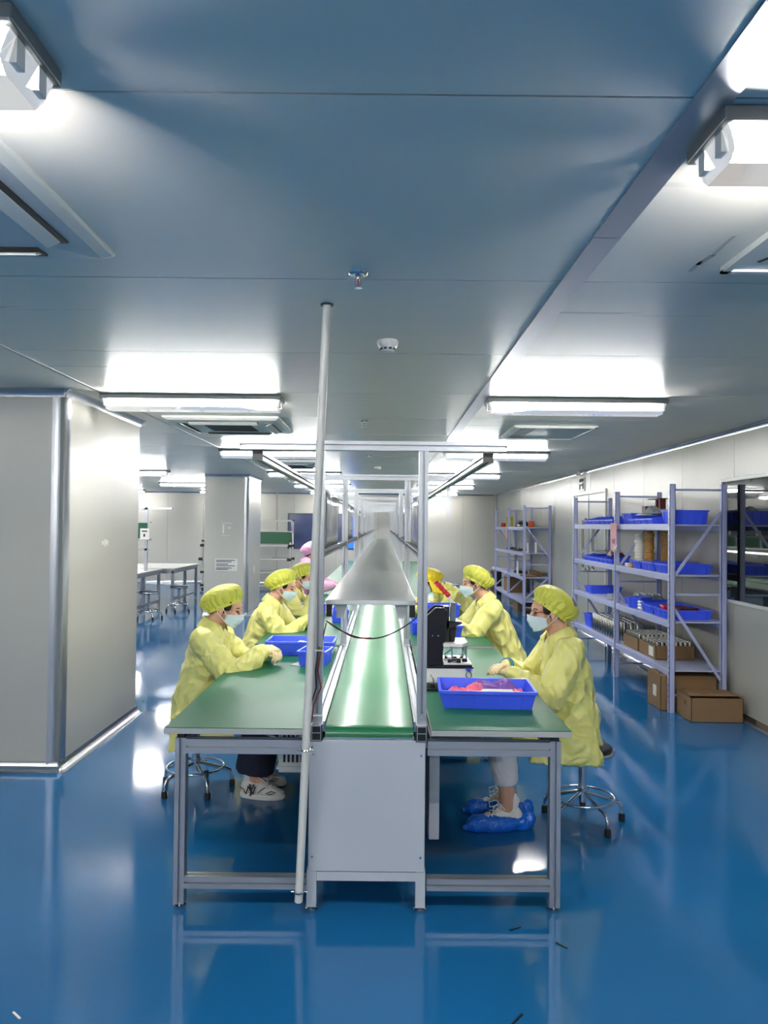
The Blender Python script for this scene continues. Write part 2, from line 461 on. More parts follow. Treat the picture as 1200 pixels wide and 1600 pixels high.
struct(MB().cyl((-2.92, YB - 0.004, 0), (-2.92, YB - 0.004, HC), 0.02, n=12).build('trim_7', 'wall', None, 50), 'thin upright joint bead beside the blue window')

# right-hand window
w1 = MB().box(XR - 0.012, XR + 0.03, WIN[0], WIN[1], WIN[2] - 0.03, WIN[2]).box(XR - 0.012, XR + 0.03, WIN[0], WIN[1], WIN[3], WIN[3] + 0.03)
w1.box(XR - 0.012, XR + 0.03, WIN[1], WIN[1] + 0.03, WIN[2] - 0.03, WIN[3] + 0.03).box(XR - 0.012, XR + 0.03, WIN[0] - 0.03, WIN[0], WIN[2] - 0.03, WIN[3] + 0.03)
w1 = struct(w1.build('window_1', 'white_plastic', None, None, 0.003), 'flush dark window in the steel wall')
MB().box(XR + 0.004, XR + 0.01, WIN[0], WIN[1], WIN[2], WIN[3]).build('pane', 'dark_glass', w1)['label'] = 'dark reflecting glass pane'
# right-hand double door
d = MB().box(XR - 0.02, XR + 0.03, DOOR[0] - 0.05, DOOR[0], 0, DOOR[3] + 0.05).box(XR - 0.02, XR + 0.03, DOOR[1], DOOR[1] + 0.05, 0, DOOR[3] + 0.05)
d.box(XR - 0.02, XR + 0.03, DOOR[0], DOOR[1], DOOR[3], DOOR[3] + 0.05)
d1 = struct(d.build('door_1', 'white_plastic', None, None, 0.003), 'white double door with narrow windows behind the bin rack')
mid = (DOOR[0] + DOOR[1]) / 2
for a, b, wy in ((DOOR[0] + 0.004, mid - 0.012, mid - 0.28), (mid + 0.012, DOOR[1] - 0.004, mid + 0.28)):
    leaf = MB().box(XR - 0.006, XR + 0.02, a, b, 0.01, DOOR[3] - 0.004).build('door_leaf', 'wall', d1)
    MB().box(XR - 0.011, XR - 0.005, wy - 0.09, wy + 0.09, 1.0, 1.72).build('pane', 'dark_glass', leaf)
    f = MB()
    for q in (-1, 1):
        f.box(XR - 0.018, XR - 0.005, wy + q * 0.105 - 0.015, wy + q * 0.105 + 0.015, 0.97, 1.75)
    f.box(XR - 0.018, XR - 0.005, wy - 0.12, wy + 0.12, 0.97, 1.0).box(XR - 0.018, XR - 0.005, wy - 0.12, wy + 0.12, 1.72, 1.75)
    f.build('pane_frame', 'white_plastic', leaf)
MB().box(XR - 0.016, XR - 0.004, mid - 0.011, mid + 0.011, 0.01, DOOR[3]).build('astragal', 'alu', d1)
h = MB().cyl((XR - 0.004, mid - 0.05, 1.0), (XR - 0.05, mid - 0.05, 1.0), 0.012).tube([(XR - 0.05, mid - 0.05, 1.0), (XR - 0.05, mid - 0.17, 1.0)], 0.01)
h.lathe([(0.028, 0), (0.028, 0.05)], (XR - 0.03, mid - 0.05, 0.975), 12)
h.build('door_handle', 'chrome', d1, 50)
# pictogram sign above the door
sg = tag(MB().box(XR - 0.014, XR - 0.001, 11.5, 11.82, 2.17, 2.38).build('exit_sign', 'white_plastic', None, None, 0.003),
         'small white pictogram sign with dark bands above the wall door', 'sign')
MB().box(XR - 0.016, XR - 0.013, 11.53, 11.79, 2.31, 2.36).box(XR - 0.016, XR - 0.013, 11.53, 11.60, 2.20, 2.30).box(XR - 0.016, XR - 0.013, 11.72, 11.79, 2.20, 2.28) \
    .box(XR - 0.016, XR - 0.013, 11.60, 11.70, 2.25, 2.275).build('sign_print', 'ink', sg)
tag(MB().lathe([(0.045, 0), (0.04, 0.03), (0.02, 0.045), (0.02, 0.06)], (XR - 0.05, 11.7, 2.41), 14).build('alarm_beeper', 'white_plastic', None, 40),
    'small round white fitting on the wall over the door sign', 'wall fitting')
# grey scuff left on a ceiling panel
sc_ = MB()
for (a, b, c_, d_, wd) in ((1148, 368, 1112, 400, 0.012), (1114, 398, 1090, 414, 0.02), (1096, 408, 1078, 424, 0.016)):
    p, q = at(a, b, HC), at(c_, d_, HC); sc_.beam((p.x, p.y, HC - 0.0003), (q.x, q.y, HC - 0.0003), wd, 0.0006)
sc_.build('scuff_mark', mat('scuff_grey', rgb(186, 184, 176), 0.5), cl)

# far blue window
w2 = MB(); x0, x1, z0, z1 = -2.62, -0.7, 0.95, 1.92
w2.box(x0, x1, YB - 0.02, YB + 0.03, z0, z0 + 0.03).box(x0, x1, YB - 0.02, YB + 0.03, z1 - 0.03, z1).box(x0, x0 + 0.03, YB - 0.02, YB + 0.03, z0, z1).box(x1 - 0.03, x1, YB - 0.02, YB + 0.03, z0, z1)
w2.box(-1.08, -1.05, YB - 0.02, YB + 0.03, z0, z1)
w2 = struct(w2.build('window_2', 'frame_dark'), 'dark-framed window with blue film on the far wall')
MB().box(x0 + 0.03, -1.08, YB + 0.0, YB + 0.01, z0 + 0.03, z1 - 0.03).build('pane', 'blue_glass', w2)['label'] = 'dull slate-blue pane'
MB().box(-1.05, x1 - 0.03, YB + 0.0, YB + 0.01, z0 + 0.03, z1 - 0.03).build('pane', 'blue_lit', w2)['label'] = 'bright blue lit pane'

# ------------------------------------------------------------------ square pillars clad in steel
def pillar(name, label, x0, x1, y0, y1, rad):
    """x1 is the side facing the aisle, y0 the face towards the entrance"""
    p = MB().box(x0 + 0.01, x1 - 0.012, y0 + 0.012, y1 - 0.01, 0, HC).build(name, 'joint')
    struct(p, label)
    MB().box(x0 + 0.01, x1 - rad, y0, y0 + 0.012, 0.0, HC).build('wall_panel', 'wall', p)
    MB().box(x1 - 0.012, x1, y0 + rad, y1 - rad * 0.5, 0.0, HC).build('wall_panel', 'wall', p)
    MB().box(x0 + 0.01, x1 - rad, y1 - 0.012, y1, 0.0, HC).build('wall_panel', 'wall', p)
    MB().box(x0, x0 + 0.012, y0 + 0.012, y1 - 0.012, 0.0, HC).build('wall_panel', 'wall', p)
    n = 8
    def corner(cx, cy, a0):
        pts = [(cx + rad * 1.04 * math.cos(a0 + i / n * PI / 2), cy + rad * 1.04 * math.sin(a0 + i / n * PI / 2)) for i in range(n + 1)] + [(cx, cy)]
        return MB().prism(pts, 'z', 0, HC).build('corner_bead', 'alu', p, 50)
    corner(x1 - rad, y0 + rad, -PI / 2)
    rs = rad * 0.5; rad = rs; corner(x1 - rs, y1 - rs, 0)
    for zz, up, r in ((0, True, 0.055), (HC, False, 0.05)):
        s_ = 1 if up else -1
        def prof(base, side):
            pr = [(base + side * (r - r * math.sin(i / 6 * PI / 2)), zz + s_ * (r - r * math.cos(i / 6 * PI / 2))) for i in range(7)]
            return pr + [(base - side * 0.008, zz + s_ * r), (base - side * 0.008, zz)]
        MB().prism(prof(y0, -1), 'x', x0, x1).build('skirting', 'alu_bright' if up else 'alu', p, 50)
        # prism along x wants (y, z): same pairs
        MB().prism(prof(x1, 1), 'y', y0 - 0.01, y1).build('skirting', 'alu_bright' if up else 'alu', p, 50)
        MB().lathe([(r * math.cos(i / 6 * PI / 2) if False else max(0.004, r - r * math.sin(i / 6 * PI / 2)), s_ * (r - r * math.cos(i / 6 * PI / 2))) for i in range(7)][::(1 if up else -1)], (x1, y0, zz), 20).build('skirting', 'alu_bright', p, 50)
    return p
c1 = pillar('wall_pillar', 'broad steel-clad pillar with rounded metal corner and skirting', -3.5, -2.09, 4.93, 6.46, 0.085)
# torn white sticker rests on the pillar flank
sk = MB()
for (a, b, c_, d_) in ((5.60, 5.64, 1.445, 1.475), (5.645, 5.70, 1.45, 1.485), (5.70, 5.735, 1.44, 1.475), (5.65, 5.69, 1.432, 1.452)):
    sk.box(-2.0905, -2.088, a, b, c_, d_)
sk.build('sticker_scrap', 'paper', c1)
c2 = pillar('wall_pillar', 'slim steel-clad pillar with a notice plate and socket', -3.15, -2.38, 13.25, 14.6, 0.07)
MB().box(-2.95, -2.56, 13.24, 13.252, 0.78, 1.0).build('notice_plate', 'steel', c2)
nl = MB()
for i, zz in enumerate((0.965, 0.94, 0.90, 0.87, 0.83, 0.805)):
    nl.box(-2.93, -2.60 - 0.06 * (i % 3), 13.236, 13.242, zz, zz + 0.012)
nl.build('notice_print', 'ink', c2)
sk = MB()
for a, b, c_, d_ in ((-2.86, -2.66, 1.62, 1.628), (-2.83, -2.80, 1.44, 1.6), (-2.85, -2.70, 1.40, 1.408), (-2.74, -2.68, 1.53, 1.55)):
    sk.box(a, b, 13.245, 13.252, c_, d_)
sk.build('sticker_scrap', 'paper', c2)
MB().box(-2.382, -2.368, 13.86, 13.93, 0.72, 0.84).build('socket', 'white_plastic', c2, None, 0.004)

# ------------------------------------------------------------------ ceiling lamps
def lamp_proto():
    t = thing('ceiling_lamp', 'twin-tube ceiling lamp under a clear prismatic cover', 'lamp', (0, 0, HC))
    L, W = 1.22, 0.20
    MB().box(-L / 2, L / 2, -W / 2, W / 2, -0.032, 0).build('housing', 'lamp_tray', t, None, 0.004)
    c = [(-W / 2 + 0.012, -0.032), (-W / 2 + 0.02, -0.08), (-W / 2 + 0.045, -0.1), (W / 2 - 0.045, -0.1), (W / 2 - 0.02, -0.08), (W / 2 - 0.012, -0.032)]
    n = len(c); mb = MB()
    xs = [(-L / 2 + 0.012, 0.0), (-L / 2 + 0.03, 1.0), (L / 2 - 0.03, 1.0), (L / 2 - 0.012, 0.0)]
    vs = []
    for x, k in xs:
        vs += [(x, yy, zz) if k else (x, yy, -0.032) for yy, zz in c]
    fs = [(i * n + j, (i + 1) * n + j, (i + 1) * n + j + 1, i * n + j + 1) for i in range(3) for j in range(n - 1)]
    mb.add(vs, fs).build('cover', 'cover', t)
    for q in (-0.042, 0.042):
        MB().cyl((-0.57, q, -0.061), (0.57, q, -0.061), 0.013, n=10).build('lamp_tube', 'tube', t, 50)
        for e in (-1, 1):
            MB().box(e * 0.585 - 0.014, e * 0.585 + 0.014, q - 0.015, q + 0.015, -0.078, -0.032).build('tube_socket', 'white_plastic', t)
    return t
LP = lamp_proto(); used = False
lamps = []
for yv in (-5.7, -2.1, 1.63, 5.16, 8.8, 12.4, 16.0, 19.5):  # rows at negative y are unseen, added behind the camera as fill light
    for xv in (-6.8, -4.15, -1.31, 1.30):
        if xv == -4.15 and 4.7 < yv < 6.7: continue
        lamps.append((xv + (0.07 if (yv == 1.63 and xv < 0) else 0.0), yv - (0.285 if (yv == 1.63 and xv < 0) else 0)))
def lamp_label(x, y):
    if y < 0: return 'unseen twin-tube ceiling lamp behind the camera, added for fill light', 'unseen twin-tube fill lamps behind the camera'
    if y < 2 and -2 < x < 0: return 'twin-tube ceiling lamp with metal tray end, closest to an air conditioner with open louvres', None
    if y < 2 and x > 0: return 'twin-tube ceiling lamp crossing the flat metal ceiling strip, tubes showing through its cover', None
    if 5 < y < 6 and -2 < x < 0: return 'lit twin-tube ceiling lamp beside the top corner of the broad pillar', None
    if 5 < y < 6 and x > 0: return 'lit twin-tube ceiling lamp beside the slotted vent over the rack aisle', None
    if x < -2: return 'twin-tube ceiling lamp over the grey far benches behind the broad pillar', 'twin-tube lamps behind the broad pillar'
    return 'twin-tube ceiling lamp in the rows past the overhead aluminium frame', 'twin-tube lamps past the overhead frame'
for xv, yv in lamps:
    if not used: o = LP; used = True
    else: o = copy_tree(LP)
    o.location = (xv, yv, HC)
    lb, g = lamp_label(xv, yv); o['label'] = lb
    if g: o['group'] = g
    elif 'group' in o: del o['group']

# ------------------------------------------------------------------ ceiling fittings
def cassette(label, cx, cy):
    t = thing('air_conditioner', label, 'air conditioner', (cx, cy, HC))
    S = 0.475
    fr = MB()
    prof = [(S, 0.0), (S, -0.012), (S - 0.03, -0.03), (S - 0.16, -0.036)]
    vs = []
    for r_, z in prof: vs += [(-r_, -r_, z), (r_, -r_, z), (r_, r_, z), (-r_, r_, z)]
    fs = [(i * 4 + j, i * 4 + (j + 1) % 4, (i + 1) * 4 + (j + 1) % 4, (i + 1) * 4 + j) for i in range(3) for j in range(4)]
    fr.add(vs, fs).build('panel', 'ac', t, None, 0.006)
    g = S - 0.16
    gp = MB().box(-g, g, -g, g, -0.036, -0.02).build('grille', 'ac', t)
    for i in range(11):
        yv = -0.2 + i * 0.04
        MB().box(-0.2, 0.2, yv, yv + 0.014, -0.039, -0.034).build('slat', 'black', gp)
    for a in range(4):
        M = Matrix.Rotation(a * PI / 2, 3, 'Z')
        vb = MB().box(S - 0.145, S - 0.075, -0.29, 0.29, -0.0385, -0.02); vb.v = [M @ Vector(v) for v in vb.v]
        vb.build('vent_slot', 'black', t)
        fb = MB().cbox((S - 0.115, 0, -0.045), (0.045, 0.56, 0.008), M=Matrix.Rotation(R(-24), 3, 'Y')); fb.v = [M @ Vector(v) for v in fb.v]
        fb.build('flap', 'ac', t, None, 0.002)
    return t
cassette('white four-way ceiling air conditioner beside the first ceiling lamp', -1.35, 1.95)
cassette('white four-way ceiling air conditioner between the lamps over the workers', -1.33, 6.55)
cassette('white four-way ceiling air conditioner at the far end of the ceiling', -1.33, 10.7)

def grille(label, cx, cy, lx=0.7):
    t = thing('ceiling_vent', label, 'vent', (cx, cy, HC))
    hw, hd = lx / 2, 0.44
    MB().box(-hw, hw, -hd, hd, -0.014, 0.0).build('face_plate', 'ac', t, None, 0.003)
    f = MB().box(-hw, hw, -hd, -hd + 0.025, -0.022, -0.014).box(-hw, hw, hd - 0.025, hd, -0.022, -0.014).box(-hw, -hw + 0.025, -hd, hd, -0.022, -0.014).box(hw - 0.025, hw, -hd, hd, -0.022, -0.014)
    f.build('frame', 'ac', t)
    for r_ in range(8):
        for c_ in range(4):
            x = -hw + 0.09 + c_ * 0.035; yy = -hd + 0.13 + r_ * 0.09
            mb = MB().cbox((x, yy, -0.0145), (0.012, 0.05, 0.003), 0.35)
            mb.build('louvre_slot', 'black', t)
    return t
grille('flat white ceiling vent with slotted edge beside the first ceiling strip lamp', 1.5, 2.06, 0.78)
grille('flat white ceiling vent with slotted edge over the aisle by the racks', 1.47, 6.9, 0.72)

def sprinkler(x, y):
    t = thing('sprinkler', 'chrome pendant fire sprinkler head on the ceiling', 'sprinkler', (x, y, HC), 0, 'sprinkler heads along the ceiling')
    MB().lathe([(0.006, -0.004), (0.034, -0.02), (0.052, -0.013), (0.055, 0.0)], n=24).build('escutcheon', 'chrome', t, 60)
    MB().lathe([(0.014, -0.042), (0.016, -0.036), (0.016, -0.015), (0.02, -0.014)], n=12).build('body', 'chrome', t, 40)
    MB().tube([(0.013, 0, -0.04), (0.017, 0, -0.06), (0.004, 0, -0.083)], 0.003, 6).tube([(-0.013, 0, -0.04), (-0.017, 0, -0.06), (-0.004, 0, -0.083)], 0.003, 6).build('frame_arm', 'chrome', t)
    MB().cyl((0, 0, -0.042), (0, 0, -0.078), 0.0035, n=8).build('glass_bulb', 'red', t, 50)
    MB().lathe([(0.022, -0.088), (0.024, -0.085), (0.008, -0.082)], n=16).build('deflector', 'chrome', t, 40)
    t.scale = (0.62, 0.62, 0.62)
for x, y in ((-0.097, 2.585), (-0.172, 6.26), (-0.189, 9.36), (-0.19, 13.0)): sprinkler(x, y)

def smoke(x, y):
    t = thing('smoke_detector', 'round white smoke detector on the ceiling', 'smoke detector', (x, y, HC), 0, 'smoke detectors on the ceiling')
    MB().lathe([(0.025, -0.055), (0.03, -0.052), (0.048, -0.022), (0.05, -0.008), (0.046, 0.0)], n=28).build('housing', 'white_plastic', t, 40)
    for i in range(10):
        a = i / 10 * 2 * PI
        MB().cbox((0.036 * math.cos(a), 0.036 * math.sin(a), -0.042), (0.004, 0.014, 0.008), a).build('smoke_inlet', 'black', t)
smoke(0.01, 3.54); smoke(-0.1, 11.2)
# white pipe from the bench up into the ceiling
pt = thing('conduit_pipe', 'white plastic pipe clamped to the bench and rising into the ceiling', 'pipe')
MB().cyl((-0.332, 3.105, 0.075), (-0.233, 2.965, HC + 0.01), 0.0165, n=18).build('pipe', 'pvc', pt, 50)
MB().lathe([(0.0, 0), (0.026, 0), (0.026, 0.004), (0, 0.004)], (-0.233, 2.965, HC - 0.005), 20).build('ceiling_collar', 'black', pt, 40)
for zz in (0.70, 0.115):
    k = (zz - 0.075) / (HC + 0.01 - 0.075); cx, cy = -0.332 + 0.099 * k, 3.105 - 0.14 * k
    MB().tube([(cx + 0.019 * math.cos(a / 14 * 2 * PI), cy + 0.019 * math.sin(a / 14 * 2 * PI), zz) for a in range(14)], 0.004, 6, True) \
        .cyl((cx - 0.034, cy, zz), (cx + 0.034, cy, zz), 0.004, n=8).cyl((cx + 0.022, cy, zz), (cx + 0.022, cy + 0.05, zz), 0.004, n=8).build('pipe_clamp', 'chrome', pt, 50)
# ================================================================== the conveyor line
FRAMES = [3.2 + 2.1 * i for i in range(8)]
YE = FRAMES[-1] + 0.6
XC = -0.055
XPL, XPR = -0.272, 0.166          # post lines
BT = 0.765                         # belt height
cv = thing('conveyor', 'long green belt conveyor with overhead aluminium frame and steel shelf', 'conveyor', (0, 0, 0))
# belt: closed loop with rounded ends
def loop(y0, y1, r, zc, n=10):
    top = []
    for i in range(n + 1):
        a = PI / 2 + i / n * PI
        top.append((y0 + r * math.cos(a), zc + r * math.sin(a)))
    for i in range(n + 1):
        a = -PI / 2 + i / n * PI
        top.append((y1 + r * math.cos(a), zc + r * math.sin(a)))
    return top
lp = loop(3.215, YE, 0.035, BT - 0.035); n = len(lp)
bx0, bx1 = -0.238, 0.132
b = MB(); NS = 12
for i in range(NS + 1):
    x = bx0 + (bx1 - bx0) * i / NS
    b.v += [(x, yy, zz) for yy, zz in lp]
b.f += [(i * n + j, (i + 1) * n + j, (i + 1) * n + (j + 1) % n, i * n + (j + 1) % n) for i in range(NS) for j in range(n)]
b.f += [tuple(range(n)), tuple(range(NS * n + n - 1, NS * n - 1, -1))]
b.build('belt', 'belt', cv, 30)
MB().box(bx0 - 0.003, bx1 + 0.003, 3.165, 3.19, 0.712, 0.724).build('belt_lip', 'alu_bright', cv)
for x, s_ in ((XPL, -1), (XPR, 1)):
    for a, c in zip(FRAMES[:-1], FRAMES[1:]):
        pass
    MB().profile('y', x, 0.745, 3.16, YE, 0.046, 0.062).build('side_rail', 'profile', cv)
    MB().box(x - 0.023, x + 0.023, 3.152, 3.16, 0.71, 0.78).build('rail_end', 'black', cv)
    e = MB()
    for q in (-0.020, 0.017): e.box(x + q, x + q + 0.003, 3.148, 3.153, 0.712, 0.778)
    for q in (0.714, 0.745, 0.774): e.box(x - 0.02, x + 0.02, 3.148, 3.153, q, q + 0.003)
    e.build('rail_end_face', 'profile', cv)
    # belt edge guard towards the belt
    xi = x - s_ * 0.027
    MB().prism([(xi - 0.004, 0.74), (xi + 0.004, 0.74), (xi + 0.004, 0.782), (xi - 0.004, 0.782)], 'y', 3.2, YE).build('belt_guard', 'alu_bright', cv)
# overhead frame
XB0, XB1 = -0.61, 0.515
for i, yv in enumerate(FRAMES):
    for x in (XPL, XPR):
        MB().profile('z', x, yv, 0.776, 1.925).build('post', 'profile', cv)
        br = MB().box(x - 0.02, x + 0.02, yv - 0.062, yv - 0.02, 0.776, 0.781).box(x - 0.02, x + 0.02, yv - 0.026, yv - 0.02, 0.781, 0.82)
        br.cyl((x, yv - 0.026, 0.803), (x, yv - 0.033, 0.803), 0.007, n=8)
        br.build('corner_bracket', 'alu', cv)
    MB().profile('x', yv, 1.946, XB0, XB1).build('top_beam', 'profile', cv)
    for x in (XB0 - 0.002, XB1):
        MB().box(x, x + 0.002, yv - 0.02, yv + 0.02, 1.926, 1.966).build('beam_cap', 'black', cv)
# long rails under the beam ends, lower rails along the posts
for x in (-0.545, 0.445):
    MB().profile('y', x, 1.905, 3.24, FRAMES[-1] + 0.3, 0.045, 0.04).build('lamp_rail', 'profile', cv)
    MB().box(x - 0.0225, x + 0.0225, 3.236, 3.24, 1.885, 1.925).build('rail_cap', 'black', cv)
for x in (XPL, XPR):
    for a, c in zip(FRAMES[:-1], FRAMES[1:]):
        MB().profile('y', x, 1.485, a + 0.02, c - 0.02, 0.03, 0.03).build('sheet_rail', 'profile', cv)
# steel shelf in sections
for i, yv in enumerate(FRAMES[:-1] + [FRAMES[-1]]):
    y0, y1 = yv + 0.05, yv + 2.1 + 0.046
    if i == len(FRAMES) - 1: y1 = yv + 0.5
    MB().box(XPL + 0.024, XPR - 0.024, y0, y1, 1.268, 1.288).build('shelf_panel', 'steel', cv, None, 0.003)
for x in (XPL + 0.04, XPR - 0.04):
    for yv in FRAMES:
        MB().box(x - 0.012, x + 0.012, yv + 0.06, yv + 0.1, 1.215, 1.268).build('shelf_bracket', 'black', cv)
# end cabinet
cb = MB().box(-0.302, 0.183, 3.165, 3.6, 0.19, 0.71).build('cabinet_body', 'paint_grey', cv, None, 0.003)
MB().box(-0.300, 0.181, 3.155, 3.165, 0.175, 0.715).build('end_panel', 'paint_grey', cv, None, 0.002)
for x in (-0.284, 0.165):
    for zz in (0.235, 0.655):
        MB().lathe([(0.006, 0), (0.006, 0.001)], n=10).v
        MB().cyl((x, 3.155, zz), (x, 3.15, zz), 0.006, 0.004, 10).build('bolt', 'chrome', cv, 50)
MB().box(-0.265, 0.146, 3.158, 3.2, 0.135, 0.172).build('cross_bar', 'paint_grey', cv)
for yv in (3.18, 3.57):
    for x in (-0.286, 0.166):
        MB().box(x - 0.02, x + 0.02, yv - 0.02, yv + 0.02, 0.025, 0.178).build('leg', 'paint_grey', cv)
        MB().lathe([(0.024, 0), (0.026, 0.004), (0.026, 0.014), (0.016, 0.02), (0.012, 0.03)], (x, yv, 0), 18).build('foot', 'chrome', cv, 40)
for yv in FRAMES[1:]:
    for x in (XPL, XPR):
        MB().profile('z', x, yv, 0.02, 0.715).build('leg', 'profile', cv)
        MB().lathe([(0.024, 0), (0.026, 0.012), (0.012, 0.022)], (x, yv, 0), 14).build('foot', 'chrome', cv, 40)
    MB().profile('x', yv, 0.2, XPL + 0.02, XPR - 0.02).build('cross_bar', 'profile', cv)
MB().box(0.215, 0.262, 3.42, 3.9, 0.2, 0.655).build('control_box', 'paint_grey', cv, None, 0.003)
MB().prism([(0.186, 0.62), (0.245, 0.655), (0.186, 0.655)], 'y', 3.36, 3.41).build('gusset', 'alu', cv)
# strip lights below the shelf (each hangs from the shelf: a thing of its own)
def strip_proto():
    t = thing('strip_light', 'white work light strip slung under the steel shelf', 'lamp', (0, 0, 0), 0, 'work lights under the conveyor shelf')
    MB().prism([(-0.030, 1.262), (0.030, 1.262), (0.022, 1.232), (-0.022, 1.232)], 'y', 0.0, 1.9).build('housing', 'white_plastic', t)
    MB().cyl((0, 0.02, 1.219), (0, 1.88, 1.219), 0.011, n=10).build('lamp_tube', 'strip', t, 50)
    for yv in (0.0, 1.88):
        MB().box(-0.018, 0.018, yv, yv + 0.02, 1.2, 1.234).build('end_cap', 'white_plastic', t)
    return t
sp = strip_proto(); first = True
for yv in FRAMES[:-1]:
    for x in (XPL + 0.085, XPR - 0.085):
        if first: sp.location = (x, yv + 0.14, 0); first = False
        else: dup(sp, (x, yv + 0.14, 0))
# lamp wire
wr_ = thing('lamp_wire', 'black and red wire sagging under the shelf and running down the post', 'wire')
c = []
for i in range(17):
    t = i / 16; c.append((XPL + 0.03 + (XPR - XPL - 0.05) * t, 3.24, 1.2 - 0.085 * math.sin(PI * min(1, t * 1.0)) ** 0.9 + 0.02 * t))
MB().tube(c, 0.003, 6).build('wire_strand', 'black', wr_, 60)
MB().tube([(p[0], p[1] - 0.004, p[2] + 0.004 * math.sin(i)) for i, p in enumerate(c[:9])], 0.0026, 6).build('wire_strand', 'red_wire', wr_, 60)
def wirepath(o):
    pts = [(XPL + 0.03, 3.24, 1.19), (XPL + 0.022, 3.215, 1.15), (XPL + 0.006 + o, 3.172, 1.08), (XPL - 0.004 + o, 3.168, 1.0), (XPL + 0.004 + o * 2, 3.168, 0.93), (XPL - 0.02 + o, 3.166, 0.86), (XPL - 0.026 + o, 3.16, 0.8), (XPL - 0.03, 3.15, 0.74)]
    out = []
    for i in range(len(pts) - 1):
        for k in range(4):
            p = Vector(pts[i]).lerp(Vector(pts[i + 1]), k / 4); out.append(p)
    return out + [Vector(pts[-1])]
MB().tube(wirepath(-0.004), 0.003, 6).build('wire_strand', 'black', wr_, 60)
MB().tube(wirepath(0.006), 0.003, 6).build('wire_strand', 'red_wire', wr_, 60)
for zz in (1.085, 0.815):
    MB().box(XPL - 0.026, XPL + 0.026, 3.163, 3.167, zz - 0.003, zz + 0.003).build('cable_tie', 'white_plastic', wr_)
# clear sheets standing on the lower rails
def sheet(x, y0, L, h, label, group):
    def fn(u, v):
        return Vector((x + 0.006 * math.sin(9 * u) * v, y0 + L * u, 1.501 + h * v))
    o = MB().grid(fn, 14, 6).build('clear_sheet', 'film', None, 180, 0, None, 0.003)
    return tag(o, label, 'plastic sheet', group)
for i, yv in enumerate(FRAMES[:6]):
    sheet(XPL, yv + 0.3, 0.98, 0.26, 'clear plastic sheet standing on the frame rail on the pipe side', 'clear sheets on the pipe-side rail')
    if i: sheet(XPR, yv - 1.6, 0.9, 0.26, 'clear plastic sheet standing on the frame rail on the press side', 'clear sheets on the press-side rail')
# thin hanging strap from the right rail
tag(MB().box(0.43, 0.455, 5.2, 5.21, 1.66, 1.885).build('hanging_strap', 'alu', None), 'short metal strap hanging from the overhead rail', 'strap')

# ------------------------------------------------------------------ work benches
def bench(label, x0, x1, y0, y1, outer, group=None, detail=True):
    t = thing('work_bench', label, 'workbench', ((x0 + x1) / 2, (y0 + y1) / 2, 0), 0, group)
    ox, oy = (x0 + x1) / 2, (y0 + y1) / 2
    def B(mb): mb.v = [(v[0] - ox, v[1] - oy, v[2]) for v in mb.v]; return mb
    B(MB().box(x0, x1, y0, y1, 0.735, 0.7585)).build('bench_top', 'bench_edge', t, None, 0.002)
    B(MB().box(x0 + 0.003, x1 - 0.003, y0 + 0.003, y1 - 0.002, 0.7585, 0.7615)).build('bench_mat', 'mat_green', t)
    xo = x0 + 0.065 if outer < 0 else x1 - 0.065
    xi = x1 - 0.004 if outer < 0 else x0 - 0.012
    for yv in (y0 + 0.045, y1 - 0.06):
        B(MB().profile('z', xo, yv, 0.022, 0.712, 0.045, 0.045)).build('leg', 'profile', t)
        B(MB().box(xo - 0.016, xo + 0.016, yv - 0.016, yv + 0.016, 0.712, 0.735)).build('leg_cap', 'black', t)
        B(MB().lathe([(0.024, 0), (0.026, 0.004), (0.026, 0.013), (0.014, 0.018), (0.012, 0.024)], (xo, yv, 0), 18)).build('foot', 'chrome', t, 40)
        a, c = (xo + 0.0225, xi) if outer < 0 else (xi, xo - 0.0225)
        B(MB().profile('x', yv, 0.678, a, c, 0.045, 0.06)).build('cross_rail', 'profile', t)
        B(MB().profile('x', yv, 0.112, a, c, 0.045, 0.05)).build('cross_rail', 'profile', t)
    B(MB().profile('y', xo, 0.678, y0 + 0.07, y1 - 0.085, 0.045, 0.045)).build('long_rail', 'profile', t)
    return t
ends = [(3.155, 5.26)] + [(a + 0.065, a + 2.1 + 0.06) for a in FRAMES[1:-1]]
for i, (a, c) in enumerate(ends):
    if i == 0:
        bench('green-topped aluminium workbench by the white ceiling pipe', -0.907, -0.305, a, c, -1)
        bench('green-topped aluminium workbench carrying the black press', 0.205, 0.793, a, c, 1)
    else:
        bench('green-topped workbench further along the pipe side of the belt', -0.907, -0.305, a, c, -1, 'further benches on the pipe side')
        bench('green-topped workbench further along the press side of the belt', 0.205, 0.793, a, c, 1, 'further benches on the press side')
# white ventilated box slung under the left bench
vb = thing('vented_box', 'white plastic box with slotted sides under the workbench', 'box', (-0.42, 4.0, 0.0))
MB().box(-0.11, 0.11, -0.1, 0.1, 0.335, 0.72).build('box_body', 'white_plastic', vb, None, 0.006)
MB().box(-0.118, 0.118, -0.108, 0.108, 0.355, 0.37).box(-0.135, -0.11, -0.03, 0.03, 0.42, 0.46).build('box_flange', 'white_plastic', vb)
for i in range(8):
    for j in range(2):
        MB().box(-0.085 + i * 0.022, -0.073 + i * 0.022, -0.102, -0.098, 0.39 + j * 0.09, 0.465 + j * 0.09).build('vent_slot', 'black', vb)
# loose cable below the left bench
tag(MB().tube([(-0.9 + 0.05 * 0, 3.35, 0.72)] + [(-0.5 + 0.17 * i / 8, 3.3, 0.70 - 0.028 * math.sin(PI * i / 8)) for i in range(9)], 0.006, 6).build('bench_cable', 'white_plastic', None, 60),
    'grey cable looping below the bench top beside the pipe', 'cable')

